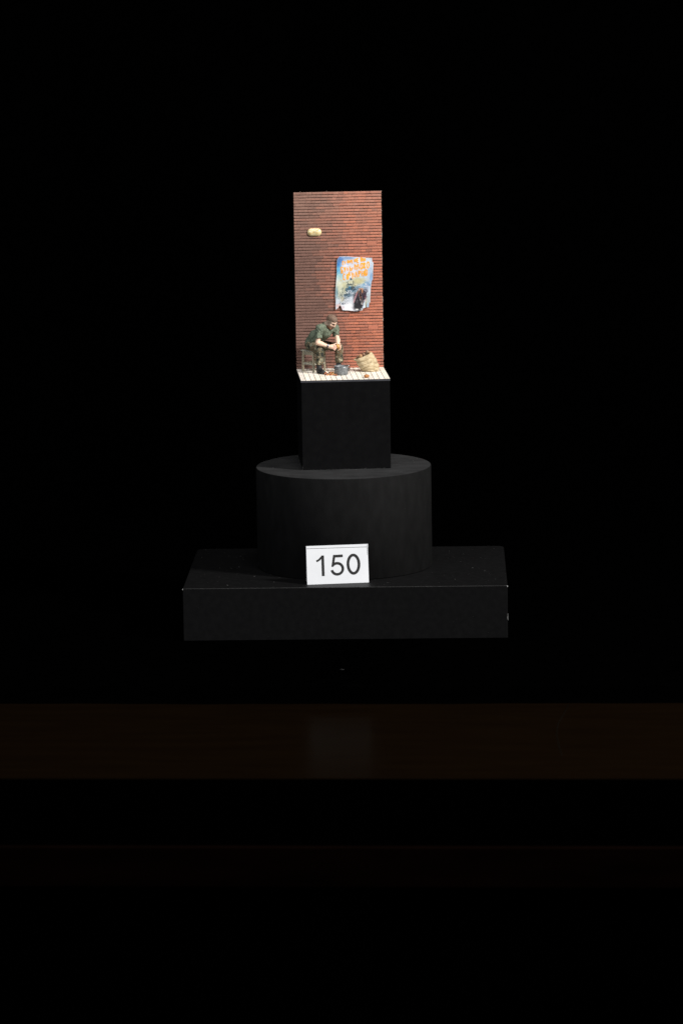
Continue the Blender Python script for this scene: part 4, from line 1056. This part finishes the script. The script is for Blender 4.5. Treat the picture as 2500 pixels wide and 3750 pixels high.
# ------------------------------------------------------------------ cooking pot
PC = (-7.0, 137.0)
pot = thing('cooking_pot', 'worn grey metal cooking pot on the planks at the man\'s feet', 'pot', DIO, (PC[0], PC[1], 0))
c3 = (PC[0], PC[1], 0.2)
V, F = lathe_geo([(20.5, 0), (23.0, 0.4), (24.6, 2.2), (25.2, 5), (25.6, 14), (26.0, 26), (26.2, 31.2), (25.2, 31.6), (24.4, 28), (24.2, 12), (23.2, 4), (19, 2.6)], 64, c3)
ps = mesh('body', V, F, MT['pot'], pot)
V, F = tube_geo([(PC[0] + 26.6 * math.cos(q), PC[1] + 26.6 * math.sin(q), 32.2 + 0.3 * math.sin(q * 3)) for q in np.linspace(0, 2 * math.pi, 65)[:-1]], 1.15, 8, True); mesh('rim', V, F, MT['pot'], pot)
def lug(ang, zc, m):
    d = v3(math.cos(ang), math.sin(ang), 0); s = v3(-d[1], d[0], 0); c_ = v3(PC[0], PC[1], zc)
    V, F = tube_geo([c_ + d * 25.2 + s * -6.5, c_ + d * 28.5 + s * -6.8 + v3(0, 0, .5), c_ + d * 31.6 + s * -4.5 + v3(0, 0, 1.2), c_ + d * 32.2 + v3(0, 0, 1.4), c_ + d * 31.6 + s * 4.5 + v3(0, 0, 1.2), c_ + d * 28.5 + s * 6.8 + v3(0, 0, .5), c_ + d * 25.2 + s * 6.5], 1.7, 8)
    h = mesh('handle', V, F, m, pot)
    for q in (-6.6, 6.6):
        V, F = potato_geo(c_ + d * 26.0 + s * q, (2.2, 2.2, 2.8), None, 1, 2); mesh('rivet', V, F, m, h)
lug(math.radians(214), 24.5, MT['pot_dark']); lug(math.radians(16), 20.5, MT['pot_dark'])
V, F = box_geo((17.6, PC[1] - 3, 29.5), (20.4, PC[1] + 3, 36.0), 0.8); V[:, 0] += (V[:, 2] - 29.5) * 0.25
mesh('pouring_lip', V, F, material('highlight_metal', [(0.3, g(0.55)), (0.7, g(0.7))], 4, rough=0.25, metal=0.5), pot)  # rim highlight put into the lip's brighter colour

# ------------------------------------------------------------------ peelings
pv, pcs = [], []
PCOL = [lin(q) for q in ((186, 116, 72), (204, 142, 92), (146, 86, 54), (112, 70, 48), (222, 180, 128), (168, 100, 66), (86, 58, 44), (232, 208, 172))]
n = 0; Vs, Fs = [], []
for i in range(95):
    if i < 62: x = rng.gauss(-48, 10.5); y = rng.gauss(137, 12); z = abs(rng.gauss(0, 2.4)) + 0.6
    elif i < 84: x = rng.gauss(-41, 7); y = rng.gauss(168, 16); z = abs(rng.gauss(0, 2.0)) + 0.5
    else: x = rng.uniform(-36, -26); y = rng.uniform(108, 122); z = 0.8
    x = min(x, -33.5) if y > 118 else x; x = max(x, -67)
    R0 = rng.uniform(2.0, 4.6); w_ = rng.uniform(2.0, 3.8); a0 = rng.uniform(0, 6.28); sp_ = rng.uniform(1.6, 4.2); hz = rng.uniform(0, 6.28); tl = rng.uniform(-0.9, 0.9)
    hx = v3(math.cos(hz), math.sin(hz), tl); hx /= np.linalg.norm(hx); e2 = np.cross(hx, v3(.3, .2, 1)); e2 /= np.linalg.norm(e2); e3 = np.cross(hx, e2)
    cI = PCOL[rng.choice([0, 0, 1, 1, 2, 2, 3, 4, 5, 5, 6, 7])] * rng.uniform(.8, 1.15)
    k0 = len(Vs)
    for k in range(7):
        q = a0 + sp_ * k / 6
        for s in (-1, 1):
            for th in (0, 0.45):
                p_ = v3(x, y, z + R0 * 0.45) + (R0 - th) * (math.cos(q) * e2 + math.sin(q) * e3) + hx * (s * w_ / 2 + 0.35 * (k - 3))
                p_[2] = max(p_[2], 0.25 + th * .3); Vs.append(p_); pcs.append(cI if th == 0 else np.minimum(cI * 1.8 + .08, .85))
    for k in range(6):
        q = k0 + 4 * k
        Fs += [[q, q + 2, q + 6, q + 4], [q + 1, q + 5, q + 7, q + 3], [q, q + 4, q + 5, q + 1], [q + 2, q + 3, q + 7, q + 6]]
    Fs += [[k0, k0 + 1, k0 + 3, k0 + 2], [k0 + 24, k0 + 26, k0 + 27, k0 + 25]]
o = mesh('potato_peelings', Vs, Fs, MT['peel'], frame=DIO, base=(-48, 140, 0), smooth=False, col=np.array(pcs))
tag(o, 'heap of rusty orange potato peelings between boot and pot', 'peelings', kind='stuff')
